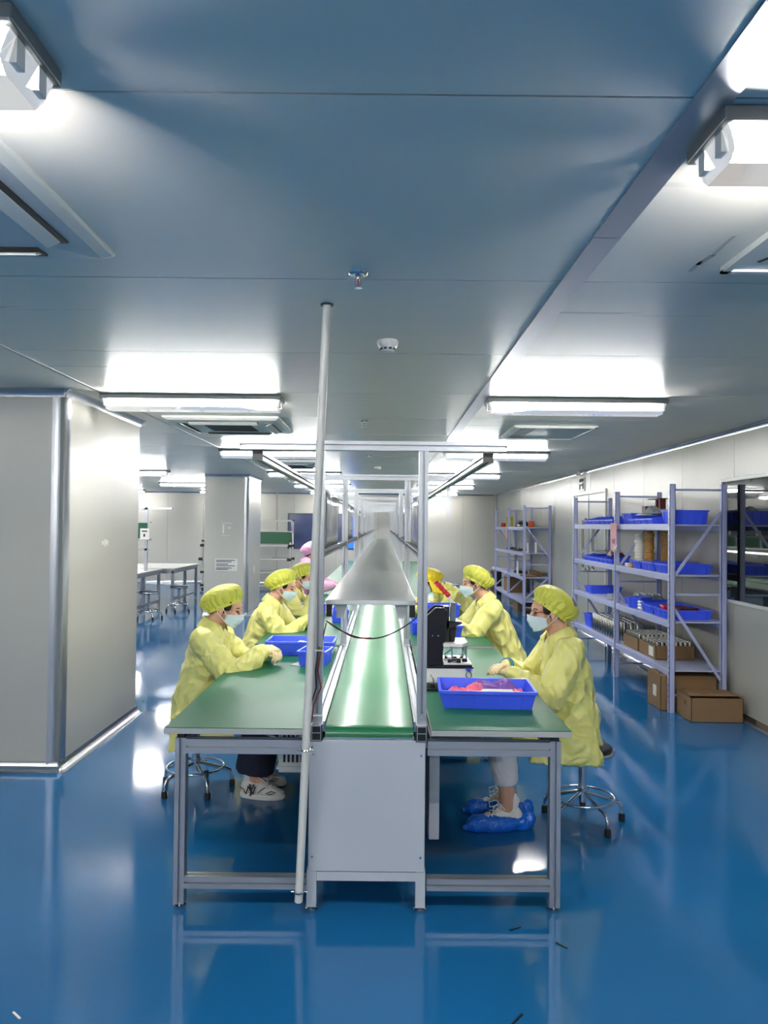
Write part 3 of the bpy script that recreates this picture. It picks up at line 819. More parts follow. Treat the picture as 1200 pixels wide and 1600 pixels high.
# ------------------------------------------------------------------ stools
def stool(label, loc, seat_h, group=None, rz=0.3):
    t = thing('stool', label, 'stool', loc, rz, group)
    MB().lathe([(0.02, seat_h - 0.05), (0.158, seat_h - 0.05), (0.167, seat_h - 0.044), (0.171, seat_h - 0.032), (0.167, seat_h - 0.02), (0.15, seat_h - 0.018)], n=40).build('seat_rim', 'chrome', t, 60)
    MB().lathe([(0.158, seat_h - 0.02), (0.156, seat_h - 0.008), (0.14, seat_h - 0.001), (0.06, seat_h + 0.002), (0.005, seat_h + 0.002)], n=40).build('seat_cushion', 'vinyl', t, 60)
    MB().cyl((0, 0, 0.11), (0, 0, seat_h - 0.05), 0.024, n=18).build('column', 'chrome', t, 50)
    MB().lathe([(0.027, 0.165), (0.029, 0.18), (0.027, 0.195)], n=18).build('collar', 'chrome', t, 50)
    MB().cyl((0, 0, seat_h - 0.075), (0, 0, seat_h - 0.05), 0.027, n=18).build('bearing', 'black', t, 50)
    MB().tube([(0.17 * math.cos(a / 36 * 2 * PI), 0.17 * math.sin(a / 36 * 2 * PI), 0.135) for a in range(36)], 0.0075, 8, True).build('foot_ring', 'chrome', t, 60)
    for k in range(5):
        a = k / 5 * 2 * PI; ca, sa = math.cos(a), math.sin(a)
        path = [(0.0, 0.165), (0.05, 0.15), (0.15, 0.118), (0.185, 0.11), (0.205, 0.098), (0.216, 0.075), (0.218, 0.05), (0.219, 0.03)]
        lg = MB().tube([(r_ * ca, r_ * sa, z) for r_, z in path], 0.0105, 8).build('leg', 'chrome', t, 60)
        MB().lathe([(0.017, 0), (0.017, 0.03), (0.014, 0.042)], (0.219 * ca, 0.219 * sa, 0), 12).build('rubber_foot', 'rubber', lg, 40)
    return t

# ------------------------------------------------------------------ blue bins
def bin_mesh(w, d, h, ribs=4, slope=0.0, thick=0.004):
    """tapered open tray with a rolled rim and ribs; slope lowers the front lip of picking bins"""
    mb = MB(); k = 0.92
    def ring(sx, sy, z, zf=None): return [(-w / 2 * sx, -d / 2 * sy, z if zf is None else zf), (w / 2 * sx, -d / 2 * sy, z if zf is None else zf), (w / 2 * sx, d / 2 * sy, z), (-w / 2 * sx, d / 2 * sy, z)]
    tx, ty = 2 * thick / w, 2 * thick / d
    rx, ry = 2 * 0.008 / w, 2 * 0.008 / d
    hf = h - slope
    rings = [ring(k, k, 0), ring(1, 1, h - 0.014, hf - 0.014), ring(1 + rx, 1 + ry, h - 0.014, hf - 0.014), ring(1 + rx, 1 + ry, h, hf), ring(1 - tx, 1 - ty, h, hf), ring(k - tx, k - ty, thick)]
    vs = [v for r_ in rings for v in r_]
    fs = [(i * 4 + j, i * 4 + (j + 1) % 4, (i + 1) * 4 + (j + 1) % 4, (i + 1) * 4 + j) for i in range(5) for j in range(4)]
    mb.add(vs, fs + [(3, 2, 1, 0), (20, 21, 22, 23)])
    for i in range(ribs):
        u = (i + 0.5) / ribs - 0.5
        for s_, hh in ((-1, hf), (1, h)):
            mb.beam((w * k * u, s_ * (d / 2 * k + 0.002), 0.006), (w * u, s_ * (d / 2 + 0.002), hh - 0.014), 0.008)
    for i in range(max(2, ribs - 1)):
        u = (i + 0.5) / max(2, ribs - 1) - 0.5
        for s_ in (-1, 1): mb.beam((s_ * w / 2 * k, d * k * u, 0.006), (s_ * (w / 2 + 0.001), d * u, min(h, hf) - 0.014), 0.008)
    return mb
def put_bin(label, loc, w, d, h, rz=0.0, group=None, ribs=4, slope=0.0):
    o = bin_mesh(w, d, h, ribs, slope).build('storage_bin', 'bin', None, None, 0.0)
    o.location = loc; o.rotation_euler = (0, 0, rz)
    return tag(o, label, 'bin', group)
TZ = 0.7622
put_bin('large blue tray of pink bubble film on the front bench', (0.497, 3.66, TZ), 0.44, 0.30, 0.085, R(-2.5))
def film(label, loc, w, d, h, m_, rz=0, name='film_bag', seed=0.0):
    mb = MB()
    def fn(u, v):
        x = (u - 0.5) * w; y = (v - 0.5) * d
        e = (1 - (2 * u - 1) ** 4) * (1 - (2 * v - 1) ** 4)
        return Vector((x, y, 0.003 + h * e * (0.55 + 0.45 * noise.noise(Vector((x * 11 + seed, y * 11, seed))) + 0.12 * noise.noise(Vector((x * 60, y * 60, seed))))))
    mb.grid(fn, 40, 26)
    o = mb.build(name, m_, None, 180, 0, None, 0.002)
    o.location = loc; o.rotation_euler = (0, 0, rz)
    return o
tag(film('', (0.415, 3.66, TZ + 0.006), 0.22, 0.22, 0.105, 'pink_film', R(-2)), 'pink bubble film bag lying in the large blue tray', 'plastic bag')
tag(film('', (0.55, 3.71, TZ + 0.012), 0.27, 0.14, 0.125, 'violet_film', R(-4), seed=3.0), 'violet bubble film bag at the back of the large blue tray', 'plastic bag')
tag(MB().cbox((0.545, 3.59, TZ + 0.064), (0.15, 0.09, 0.004), M=(Matrix.Rotation(R(-4), 3, 'Z') @ Matrix.Rotation(R(4), 3, 'X'))).build('paper_sheet', 'paper'), 'white paper slip lying on the pink film in the tray', 'paper')
tag(film('', (0.64, 3.61, TZ + 0.012), 0.08, 0.12, 0.095, 'pink_film', 0, seed=9.0), 'small crumpled pink film pouch at the tray end', 'plastic bag')
put_bin('wide blue tray holding white film beside the seated worker on the pipe side', (-0.535, 5.03, TZ), 0.43, 0.27, 0.09, R(-1))
tag(film('', (-0.5, 5.04, TZ + 0.006), 0.34, 0.2, 0.085, 'paper', 0, seed=5.0), 'white plastic film heaped in the wide blue tray', 'plastic bag')
put_bin('small blue bin in front of the wide blue tray', (-0.41, 4.63, TZ), 0.165, 0.2, 0.09, R(-9), None, 2)
gb = tag(MB().cbox((-0.505, 4.60, TZ + 0.002), (0.07, 0.11, 0.003), R(-20)).build('paper_card', 'bench_edge'), 'grey card lying under the small blue bin edge', 'card')
def onbench(px, py): p = at(px, py, TZ); return p
for px, py, w_, d_, h_, lab in ((688, 996, 0.33, 0.25, 0.09, 'blue tray behind the press on the bench'),
                                (530, 973, 0.14, 0.3, 0.11, 'blue bin beside the belt rail behind the first worker'),
                                (655, 992, 0.12, 0.22, 0.1, 'narrow blue bin against the belt rail beyond the press'),
                                (688, 972, 0.34, 0.2, 0.15, 'deep blue bin near the worker in the deep yellow hood'),
                                (489, 960, 0.22, 0.22, 0.1, 'blue bin between the two workers on the pipe side')):
    p = onbench(px, py); put_bin(lab, (p.x, p.y + d_ / 2, TZ), w_, d_, h_, R(2), None, 3)

# ------------------------------------------------------------------ bench press
pz = TZ
pr = thing('bench_press', 'black and white hand press with red grip on the workbench', 'press', (0.0, 0.0, 0.0))
px0, px1, py0, py1 = 0.215, 0.474, 3.955, 4.25
MB().box(px0, px1, py0, py1, pz + 0.03, pz + 0.105).build('base', 'white_plastic', pr, None, 0.003)
MB().box(px0 - 0.002, px1 + 0.002, py0 - 0.002, py1 + 0.002, pz + 0.105, pz + 0.113).build('base_plate', 'black_metal', pr)
for x, yv in ((0.262, 3.93), (0.45, 4.2)):
    MB().box(x - 0.04, x + 0.04, yv - 0.04, yv + 0.03, pz, pz + 0.012).box(x - 0.012, x + 0.012, yv - 0.01, yv + 0.03, pz + 0.012, pz + 0.03).build('foot', 'black', pr)
MB().tube([(0.256, 3.953, pz + 0.07), (0.25, 3.935, pz + 0.075), (0.262, 3.928, pz + 0.06), (0.268, 3.93, pz + 0.03)], 0.003, 6).build('hook', 'chrome', pr, 50)
# carrying latch on the base front
lt = MB().box(0.435, 0.462, 3.945, 3.955, pz + 0.095, pz + 0.108).tube([(0.449 + 0.014 * math.cos(a / 16 * 2 * PI), 3.948, pz + 0.075 + 0.017 * math.sin(a / 16 * 2 * PI)) for a in range(16)], 0.003, 6, True)
lt.build('latch', 'chrome', pr, 50)
# two chamfered side plates
cp = [(3.99, pz + 0.113), (4.01, pz + 0.113)]
def plate(y0, y1, name='side_plate'):
    poly = [(0.222, pz + 0.113), (0.318, pz + 0.113), (0.318, pz + 0.18), (0.34, pz + 0.36), (0.34, pz + 0.40), (0.322, pz + 0.415), (0.275, pz + 0.415), (0.222, pz + 0.365)]
    return MB().prism(poly, 'y', y0, y1).build(name, 'black_metal', pr, None, 0.002)
plate(3.99, 4.002); plate(4.12, 4.132)
for y_ in (3.9895, 4.1195):
    MB().beam((0.275, y_, pz + 0.416), (0.222, y_, pz + 0.366), 0.004).beam((0.275, y_, pz + 0.417), (0.322, y_, pz + 0.417), 0.003).build('bright_edge', 'alu_bright', pr)
MB().box(0.222, 0.31, 4.002, 4.12, pz + 0.113, pz + 0.36).build('back_block', 'black_metal', pr)
for x in (0.262, 0.292):
    MB().cyl((x, 3.99, pz + 0.27), (x, 3.985, pz + 0.27), 0.004, n=8).build('screw', 'chrome', pr, 50)
# clamp head
MB().box(0.325, 0.352, 4.02, 4.10, pz + 0.23, pz + 0.42).prism([(0.34, pz + 0.30), (0.42, pz + 0.33), (0.42, pz + 0.34), (0.34, pz + 0.345)], 'y', 4.02, 4.10).build('clamp_arm', 'black', pr)
MB().cyl((0.366, 4.05, pz + 0.20), (0.366, 4.05, pz + 0.42), 0.0085, n=12).build('plunger', 'chrome', pr, 50)
MB().box(0.358, 0.388, 4.035, 4.065, pz + 0.34, pz + 0.44).build('clamp_link', 'chrome', pr, None, 0.004)
MB().lathe([(0.008, 0.20), (0.014, 0.21), (0.026, 0.27), (0.03, 0.31), (0.02, 0.318)], (0.366, 4.05, pz), 14).build('spring_cup', 'black', pr, 50)
MB().beam((0.378, 4.05, pz + 0.425), (0.345, 4.05, pz + 0.482), 0.008, 0.018).build('lever', 'steel', pr)
gp = MB()
a = Vector((0.354, 4.05, pz + 0.472)); bq = Vector((0.279, 4.05, pz + 0.55))
pts = [a.lerp(bq, i / 20) for i in range(21)]
gp.tube(pts, [0.0105 + 0.0035 * abs(math.sin(i / 20 * PI * 4.5)) for i in range(21)], 12).build('grip', 'red', pr, 60)['label'] = 'knobbly red rubber grip'
# white pressing plate and clear guard, work plate with clamps
MB().prism([(0.318, 3.965), (0.42, 3.965), (0.452, 4.03), (0.452, 4.19), (0.318, 4.19)], 'z', pz + 0.215, pz + 0.232).build('press_plate', 'white_plastic', pr, None, 0.002)
MB().box(0.33, 0.445, 3.985, 3.99, pz + 0.165, pz + 0.215).box(0.44, 0.445, 3.99, 4.16, pz + 0.165, pz + 0.215).build('guard', 'clear', pr)
for x, yv in ((0.365, 3.985), (0.44, 3.985), (0.44, 4.16)):
    pn = MB().cyl((x, yv, pz + 0.14), (x, yv, pz + 0.215), 0.004, n=8).build('guide_pin', 'chrome', pr, 50)
    MB().cyl((x, yv, pz + 0.135), (x, yv, pz + 0.148), 0.006, n=8).build('pin_tip', 'black', pn, 50)
MB().box(0.318, 0.47, 3.962, 4.22, pz + 0.113, pz + 0.122).build('work_plate', 'black_metal', pr)
MB().box(0.322, 0.466, 3.966, 4.216, pz + 0.122, pz + 0.13).build('jig_plate', 'white_plastic', pr)
for x, yv, s_ in ((0.352, 3.99, 0.018), (0.40, 3.985, 0.022), (0.385, 4.06, 0.022), (0.43, 4.02, 0.016), (0.345, 4.12, 0.016), (0.43, 4.13, 0.018)):
    MB().box(x - s_ / 2, x + s_ / 2, yv - s_ / 2, yv + s_ / 2, pz + 0.13, pz + 0.13 + s_).build('jig_stop', 'black', pr)
MB().cyl((0.35, 4.06, pz + 0.142), (0.44, 4.03, pz + 0.142), 0.004, n=8).build('jig_rod', 'chrome', pr, 50)
MB().tube([(0.325, 4.0, pz + 0.17), (0.335, 3.99, pz + 0.18), (0.35, 3.985, pz + 0.19), (0.36, 3.985, pz + 0.2)], 0.003, 6).build('air_hose', 'mat_green', pr, 50)
# ================================================================== racks on the right
def rack(name, label, x0, x1, ys, levels, top, diag=True):
    t = thing(name, label, 'shelving', ((x0 + x1) / 2, ys[0], 0))
    ox, oy = (x0 + x1) / 2, ys[0]
    def B(mb): mb.v = [(v[0] - ox, v[1] - oy, v[2]) for v in mb.v]; return mb
    for yv in ys:
        for x in (x0, x1):
            w_ = 0.05
            s_ = 1 if x == x0 else -1
            # folded post: three-sided channel with punched slots
            mb = MB().box(x - w_ / 2, x + w_ / 2, yv - 0.022, yv - 0.018, 0, top).box(x - w_ / 2, x - w_ / 2 + 0.004, yv - 0.022, yv + 0.022, 0, top).box(x + w_ / 2 - 0.004, x + w_ / 2, yv - 0.022, yv + 0.022, 0, top)
            mb.box(x - 0.012, x + 0.012, yv - 0.026, yv - 0.022, 0, top)
            po = B(mb).build('post', 'rack', t)
            if x == x0:
                sl = MB()
                k = 0
                zz = 0.08
                while zz < top - 0.03:
                    sl.box(x - w_ / 2 - 0.0012, x - w_ / 2 + 0.001, yv - 0.012, yv - 0.002, zz, zz + 0.018); zz += 0.05
                o = B(sl).build('slot_row', 'alu_bright', po); o['kind'] = 'stuff'
    nb = len(ys) - 1
    for lz in levels:
        for a, c in zip(ys[:-1], ys[1:]):
            for x in (x0, x1):
                B(MB().box(x - 0.02, x + 0.02, a + 0.024, c - 0.024, lz - 0.055, lz + 0.004)).build('beam', 'rack', t, None, 0.004)
            B(MB().box(x0 + 0.022, x1 - 0.022, a + 0.004, c - 0.004, lz - 0.012, lz)).build('shelf_board', 'rack_board', t)
    for yv in ys:
        for zz in (top - 0.06, levels[1] + 0.23, 0.14):
            B(MB().box(x0 + 0.025, x1 - 0.025, yv - 0.008, yv + 0.012, zz, zz + 0.018)).build('cross_bar', 'rack', t)
        for (za, zb) in (((levels[2] - 0.02, levels[2] + 0.56), (levels[1] + 0.12, 0.28)) if diag else ((levels[2] + 0.5, levels[2] - 0.05), (0.3, levels[1]))):
            B(MB().beam((x0 + 0.02, yv + 0.004, za), (x1 - 0.02, yv + 0.004, zb), 0.008, 0.026)).build('brace', 'rack', t)
    return t
RX0, RX1 = 2.53, 2.985
RY = [6.64, 8.2, 9.98]
LV = [0.365, 0.79, 1.2, 1.645]
rack('storage_rack', 'lavender steel rack full of blue bins beside the dark window', RX0, RX1, RY, LV, 2.0)
RY2 = [13.7, 15.4, 17.2]; LV2 = [0.25, 0.69, 1.13, 1.6]
rack('storage_rack', 'nearly empty lavender steel rack at the far end of the wall', 2.55, 3.01, RY2, LV2, 2.0, False)

# bins on the rack; label says shelf and neighbours
def rbin(lab, yc, lev, w_, d_, h_, rz=0, x=2.74, **k):
    return put_bin(lab, (x, yc, LV[lev] + 0.001), w_, d_, h_, rz, **k)
rbin('large blue tray on the third shelf beside the rack end', 6.93, 2, 0.40, 0.32, 0.085, 0, 2.745)
rbin('large blue tray behind another on the third rack shelf', 7.32, 2, 0.40, 0.32, 0.085, 0, 2.745)
rbin('blue tray with red packets on the second rack shelf', 6.95, 1, 0.40, 0.36, 0.085, 0, 2.745)
rbin('blue tray with white foam on the second rack shelf', 7.33, 1, 0.40, 0.30, 0.085, 0, 2.75)
rbin('blue tray holding glass jars on the second rack shelf', 8.02, 1, 0.36, 0.24, 0.075, 0, 2.78)
rbin('small blue bin tipped beside the jars on the second rack shelf', 7.78, 1, 0.17, 0.16, 0.11, R(35), 2.64)
rbin('long blue tray at the door end of the second rack shelf', 9.5, 1, 0.38, 0.3, 0.085, 0, 2.76)
rbin('blue bin at the door end of the lowest rack shelf', 9.52, 0, 0.34, 0.3, 0.16, 0, 2.74)
rbin('blue tray behind the tape rolls on the third rack shelf', 7.72, 2, 0.38, 0.24, 0.08, 0, 2.76)
rbin('tall blue bin at the end of the top rack shelf', 6.93, 3, 0.33, 0.24, 0.13, 0, 2.76)
rbin('plain blue bin in the middle of the top rack shelf', 8.05, 3, 0.34, 0.30, 0.12, 0, 2.76)
# rows of small picking bins, open towards the aisle
pick = []
for lev, ys_ in ((3, [7.19, 7.365, 7.54, 7.715, 8.42, 8.595, 8.77, 8.945, 9.12, 9.295, 9.47]), (2, [8.45, 8.625, 8.8, 8.975, 9.15, 9.325, 9.5])):
    for yc in ys_:
        lab = 'small blue picking bin in the row on the top rack shelf' if lev == 3 else 'small blue picking bin in the row on the third rack shelf'
        o = put_bin(lab, (2.63, yc, LV[lev] + 0.001), 0.15, 0.2, 0.1, -PI / 2, 'picking bins on the top rack shelf' if lev == 3 else 'picking bins on the third rack shelf', 2, 0.045)
# things in and around the bins
tag(film('', (2.63, 7.26, LV[3] + 0.1), 0.22, 0.2, 0.10, 'film', 0.4, seed=2), 'crumpled clear plastic bag on the top shelf picking bins', 'plastic bag')
tag(film('', (2.62, 7.6, LV[3] + 0.09), 0.14, 0.12, 0.04, 'paper', 0.6, seed=4), 'folded white film on the top shelf picking bins', 'plastic bag')
tag(film('', (2.64, 9.1, LV[2] + 0.1), 0.22, 0.5, 0.05, 'film', 0, seed=6), 'clear plastic sheet over the third shelf picking bins', 'plastic bag')
tag(film('', (2.61, 8.5, LV[2] + 0.09), 0.16, 0.2, 0.09, 'red_dark', 0, seed=8), 'dark red packet in the third shelf picking bins', 'packet')
def packet(lab, loc, d_, m_, rz=0, cat='packet', name='packet'):
    o = MB().box(-d_[0] / 2, d_[0] / 2, -d_[1] / 2, d_[1] / 2, 0, d_[2]).build(name, m_, None, None, 0.008)
    o.location = loc; o.rotation_euler = (0, 0, rz); return tag(o, lab, cat)
packet('dark red flat packet in the second shelf tray', (2.74, 6.98, LV[1] + 0.05), (0.2, 0.28, 0.045), 'red_dark', 0.2)
packet('red and pink packet standing in the second shelf tray', (2.62, 7.05, LV[1] + 0.05), (0.05, 0.22, 0.055), 'red', -0.2)
for i in range(3):
    o = MB().cyl((0, -0.05, 0), (0, 0.05, 0), 0.016, n=10).build('foam_stick', 'white_plastic', None, 50)
    o.location = (2.575 + 0.012 * i, 7.43 + 0.02 * i, LV[1] + 0.1 + 0.001 * i); tag(o, 'short white foam stick on the second shelf tray rim', 'foam', 'white foam sticks on the second shelf')
    o.location.z = LV[1] + 0.018 + 0.031 * i; o.location.x = 2.57; o.location.y = 7.55
# maroon stands on the top shelf
st = thing('maroon_stand', 'dark red metal stand with two uprights and a flat top', 'stand', (2.82, 7.72, LV[3]))
MB().box(-0.05, 0.05, -0.1, 0.1, 0, 0.008).build('base', 'red_dark', st)
MB().box(-0.03, 0.03, -0.085, -0.05, 0.008, 0.26).build('upright', 'red_dark', st)
MB().box(-0.03, 0.03, 0.02, 0.055, 0.008, 0.26).build('upright', 'red_dark', st)
MB().box(-0.05, 0.05, -0.09, 0.22, 0.26, 0.27).build('top_plate', 'red_dark', st)
packet('dark red upright block on the top rack shelf', (2.85, 8.18, LV[3] + 0.001), (0.08, 0.12, 0.2), 'red_dark', 0, 'block', 'metal_block')
# stacks of tape rolls
def roll(lab, loc, r, h, m_, group, inner=0.6):
    mb = MB().lathe([(r * inner, 0), (r, 0), (r, h), (r * inner, h)], n=20)
    mb.f = mb.f[:-2]
    n = 20
    mb.f += [(3 * n + j, 3 * n + (j + 1) % n, (j + 1) % n, j) for j in range(n)]
    o = mb.build('tape_roll', m_, None, 40); o.location = loc
    return tag(o, lab, 'tape roll', group)
for cx, cy, m_, lab, g in ((2.72, 7.74, 'amber', 'amber tape roll in the taller stack on the third shelf', 'amber tape rolls in two stacks'),
                           (2.86, 7.66, 'amber', 'amber tape roll in the taller stack on the third shelf', 'amber tape rolls in two stacks'),
                           (2.66, 7.86, 'paper', 'white tape roll stacked on the third shelf', 'white tape rolls')):
    for k in range(12 if m_ == 'amber' else 11):
        roll(lab, (cx + 0.004 * math.sin(k * 2.1), cy + 0.004 * math.cos(k * 1.7), LV[2] + 0.002 + 0.032 * k), 0.05 - 0.005 * (k % 2), 0.029, m_ if (k % 3 or m_ != 'amber') else 'amber', g)
packet('small white tag card standing on the third rack shelf', (2.9, 8.3, LV[2] + 0.001), (0.012, 0.07, 0.2), 'paper', 0, 'card', 'white_card')
packet('small white carton on the third rack shelf', (2.6, 7.98, LV[2] + 0.001), (0.08, 0.1, 0.04), 'paper', 0, 'box', 'small_carton')
packet('small brown carton beside the white one on the third shelf', (2.6, 7.86, LV[2] + 0.001), (0.07, 0.08, 0.035), 'amber', 0, 'box', 'small_carton')
# glass jars
for i in range(4):
    for j in range(2):
        t = thing('glass_jar', 'clear round glass jar in the blue tray', 'jar', (2.69 + 0.075 * i, 7.97 + 0.09 * j, LV[1] + 0.006), 0, 'glass jars in the blue tray')
        MB().lathe([(0.026, 0), (0.034, 0.01), (0.036, 0.06), (0.03, 0.085), (0.02, 0.1), (0.02, 0.105)], n=16).build('jar_body', 'film', t, 60)
        MB().lathe([(0.022, 0.105), (0.023, 0.112), (0.02, 0.125)], n=14).build('jar_lid', 'alu', t, 40)
packet('clear plastic tub on the second rack shelf by the tipped bin', (2.62, 8.6, LV[1] + 0.001), (0.1, 0.12, 0.07), 'film', 0.3, 'tub', 'plastic_tub')
# pink tags on the posts
pk = tag(MB().box(2.478, 2.482, 8.05, 8.26, 1.36, 1.66).build('pink_tag', 'paper_pink'), 'pink paper tag with small print hung on the rack post', 'tag')
for a, b, c_, d_ in ((8.17, 8.2, 1.44, 1.49), (8.10, 8.15, 1.44, 1.49)):
    MB().box(2.4765, 2.4785, a, b, c_, d_).build('tag_print', 'ink_dim', pk)
ts = MB()
for a, b in (((8.06, 1.41), (8.10, 1.37)), ((8.10, 1.37), (8.13, 1.42)), ((8.13, 1.42), (8.18, 1.38)), ((8.12, 1.42), (8.14, 1.35)), ((8.05, 1.40), (8.02, 1.43))):
    ts.beam((2.475, a[0], a[1]), (2.475, b[0], b[1]), 0.003, 0.022)
ts.build('white_strokes', 'paper', pk)
tag(MB().box(2.498, 2.502, 15.34, 15.48, 1.33, 1.6).build('pink_tag', 'paper_pink'), 'plain pink paper tag hung on the far rack post', 'tag')

# cartons
def carton(lab, x0, x1, y0, y1, z0, h, opened=True, label_side=True):
    t = thing('carton', lab, 'box', ((x0 + x1) / 2, (y0 + y1) / 2, z0))
    a, b = (x1 - x0) / 2, (y1 - y0) / 2; k = 0.004
    body = MB().box(-a, a, -b, -b + k, 0, h).box(-a, a, b - k, b, 0, h).box(-a, -a + k, -b, b, 0, h).box(a - k, a, -b, b, 0, h).box(-a, a, -b, b, 0, k)
    body.build('carton_body', 'card', t)
    return t, a, b
t, a, b = carton('brown carton with loosely folded flaps in front of the rack', 2.568, 3.0, 6.30, 6.61, 0, 0.20)
for s_, tilt in ((-1, 12), (1, 3)):
    MB().cbox((0, s_ * b * 0.5, 0.203 + 0.01 * (s_ < 0)), (2 * a, b * 1.02, 0.004), M=Matrix.Rotation(R(tilt * -s_ * -0.5), 3, 'X')).build('flap', 'card', t)
MB().add([(-a, -b, 0.2), (-a, b, 0.2), (-a + 0.03, b * 0.2, 0.24), (-a - 0.0, b * 0.3, 0.238)], [(0, 1, 2, 3)]).build('flap', 'card_dark', t, None, 0, None, 0.004)
MB().box(-a - 0.001, -a + 0.001, -0.06, 0.0, 0.12, 0.16).build('tape', 'card_dark', t)
hw = MB()
for i in range(5): hw.beam((-a + 0.09 + i * 0.018, -b * 0.6 + 0.02 * (i % 2), 0.222), (-a + 0.10 + i * 0.018, -b * 0.45, 0.222), 0.003, 0.002)
hw.build('scribble', 'ink', t)
t, a, b = carton('tall brown carton with a white label under the rack', 2.46, 2.96, 6.70, 7.03, 0, 0.30)
MB().box(-a, a, -b, b, 0.30, 0.304).build('flap', 'card', t)
MB().box(-a - 0.002, -a, -0.06, 0.02, 0.10, 0.20).build('label_slip', 'paper', t)
MB().add([(-a, -b, 0.302), (-a, b, 0.302), (-a + 0.03, b * 0.3, 0.33), (-a + 0.02, -b * 0.2, 0.335)], [(0, 1, 2, 3)]).build('flap', 'card_dark', t, None, 0, None, 0.004)
t, a, b = carton('brown carton of steel tubes with a white label on the lowest shelf', 2.58, 2.95, 7.16, 7.62, LV[0] + 0.001, 0.13)
MB().box(-a - 0.002, -a, -0.17, -0.05, 0.02, 0.11).build('label_slip', 'paper', t)
t, a, b = carton('brown carton of steel tubes behind the labelled one', 2.58, 2.95, 7.66, 8.1, LV[0] + 0.001, 0.12)
# steel tubes
tb = MB().lathe([(0.0175, 0), (0.0185, 0.004), (0.0185, 0.156), (0.0175, 0.16), (0.0125, 0.16), (0.0115, 0.10)], n=10)
first = None
def steel_tube(x, yv, z, lab, g):
    global first
    if first is None:
        first = tb.build('steel_tube', 'tube_steel', None, 50); o = first
    else:
        o = first.copy(); COL.objects.link(o)
    o.location = (x, yv, z); tag(o, lab, 'tube', g)
for i in range(8):
    for j in range(10): steel_tube(2.607 + 0.044 * i + 0.004 * math.sin(j * 3), 7.19 + 0.0435 * j + 0.003 * math.sin(i * 5), LV[0] + 0.006, 'bright steel tube packed in the labelled carton', 'steel tubes in the labelled carton')
for i in range(8):
    for j in range(9): steel_tube(2.607 + 0.044 * i, 7.69 + 0.046 * j + 0.003 * math.sin(i * 5), LV[0] + 0.006, 'bright steel tube packed in the carton behind', 'steel tubes in the unlabelled carton')
bg = tb; tb2 = MB().lathe([(0.026, 0), (0.028, 0.005), (0.028, 0.2), (0.025, 0.205)], n=14)
p2 = None
for i in range(4):
    for j in range(10):
        if p2 is None: p2 = tb2.build('steel_cylinder', 'tube_steel', None, 50); o = p2
        else: o = p2.copy(); COL.objects.link(o)
        o.location = (2.585 + 0.075 * i, 8.34 + 0.1 * j, LV[0] + 0.001)
        tag(o, 'tall bright steel cylinder standing loose on the lowest shelf', 'cylinder', 'steel cylinders on the lowest shelf')

# far rack contents
tag(MB().lathe([(0.02, 0), (0.075, 0), (0.075, 0.22), (0.02, 0.22)], (2.68, 16.1, LV2[3] + 0.001), 24).build('tape_roll', 'yellow_tape', None, 40), 'big yellow film roll on the top of the far rack', 'film roll')
tag(MB().lathe([(0.02, 0), (0.05, 0), (0.05, 0.09), (0.02, 0.09)], (2.66, 16.8, LV2[3] + 0.001), 16).build('small_reel', 'red', None, 40), 'small red reel beside the yellow roll', 'reel')
tag(MB().lathe([(0.02, 0), (0.05, 0), (0.055, 0.06), (0.05, 0.12)], (2.72, 13.95, LV2[3] + 0.001), 16).build('tape_dispenser', 'orange', None, 40), 'orange tape dispenser on the top far rack shelf', 'tape')
cbl = []
for i in range(60): cbl.append((2.68 + 0.1 * math.cos(i * 0.9) * (0.7 + 0.3 * math.sin(i)), 14.6 + 0.3 * math.sin(i * 0.9) * (0.7 + 0.3 * math.cos(i * 1.3)), LV2[3] + 0.022 + 0.0016 * i))
tag(MB().tube(cbl, 0.02, 6).build('coiled_cable', 'black', None, 60), 'black cable heap on the top far rack shelf', 'cable')
for (yv, x, lev, hh, lab) in ((14.3, 2.66, 2, 0.2, 'white plastic rod standing on the far rack beside the post'), (13.95, 2.66, 2, 0.18, 'white plastic rod upright at the near end of the far rack'),
                         (13.9, 2.8, 2, 0.2, 'slim white rod at the back of the far rack'), (14.75, 2.62, 1, 0.25, 'long white rod standing on the second far rack shelf')):
    tag(MB().lathe([(0.022, 0), (0.022, hh - 0.01), (0.015, hh)], (x, yv, LV2[lev] + 0.001), 12).build('white_rod', 'white_plastic', None, 40), lab, 'rod')
tag(MB().lathe([(0.022, 0), (0.018, 0.05), (0.006, 0.08), (0.006, 0.13)], (2.66, 15.0, LV2[2] + 0.001), 12).build('small_flask', 'white_plastic', None, 40), 'small white flask on the far rack', 'flask')
for k, (yv, lev) in enumerate(((15.1, 2), (15.9, 2), (15.0, 1))):
    cc = [(2.72 + 0.12 * math.cos(i * 0.7), yv + 0.3 * math.sin(i * 0.7), LV2[lev] + 0.012 + 0.001 * i) for i in range(28)]
    tag(MB().tube(cc, 0.01, 5).build('cable_coil', 'black', None, 60), 'thin dark cable coil lying on a far rack shelf', 'cable', 'dark cable coils on the far rack')
packet('flat brown cardboard sheet on the second far rack shelf', (2.68, 14.0, LV2[1] + 0.001), (0.2, 0.36, 0.03), 'card', 0.1, 'cardboard', 'cardboard_sheet')
packet('dark brown flattened carton behind the cardboard sheet', (2.88, 14.3, LV2[1] + 0.002), (0.1, 0.7, 0.08), 'card_dark', 0.03, 'cardboard', 'cardboard_sheet')
carton('brown carton on the lowest far rack shelf', 2.6, 2.95, 15.6, 16.3, LV2[0] + 0.001, 0.28)[0]
carton('brown carton on the floor under the far rack', 2.58, 2.95, 14.5, 15.1, 0, 0.16)[0]
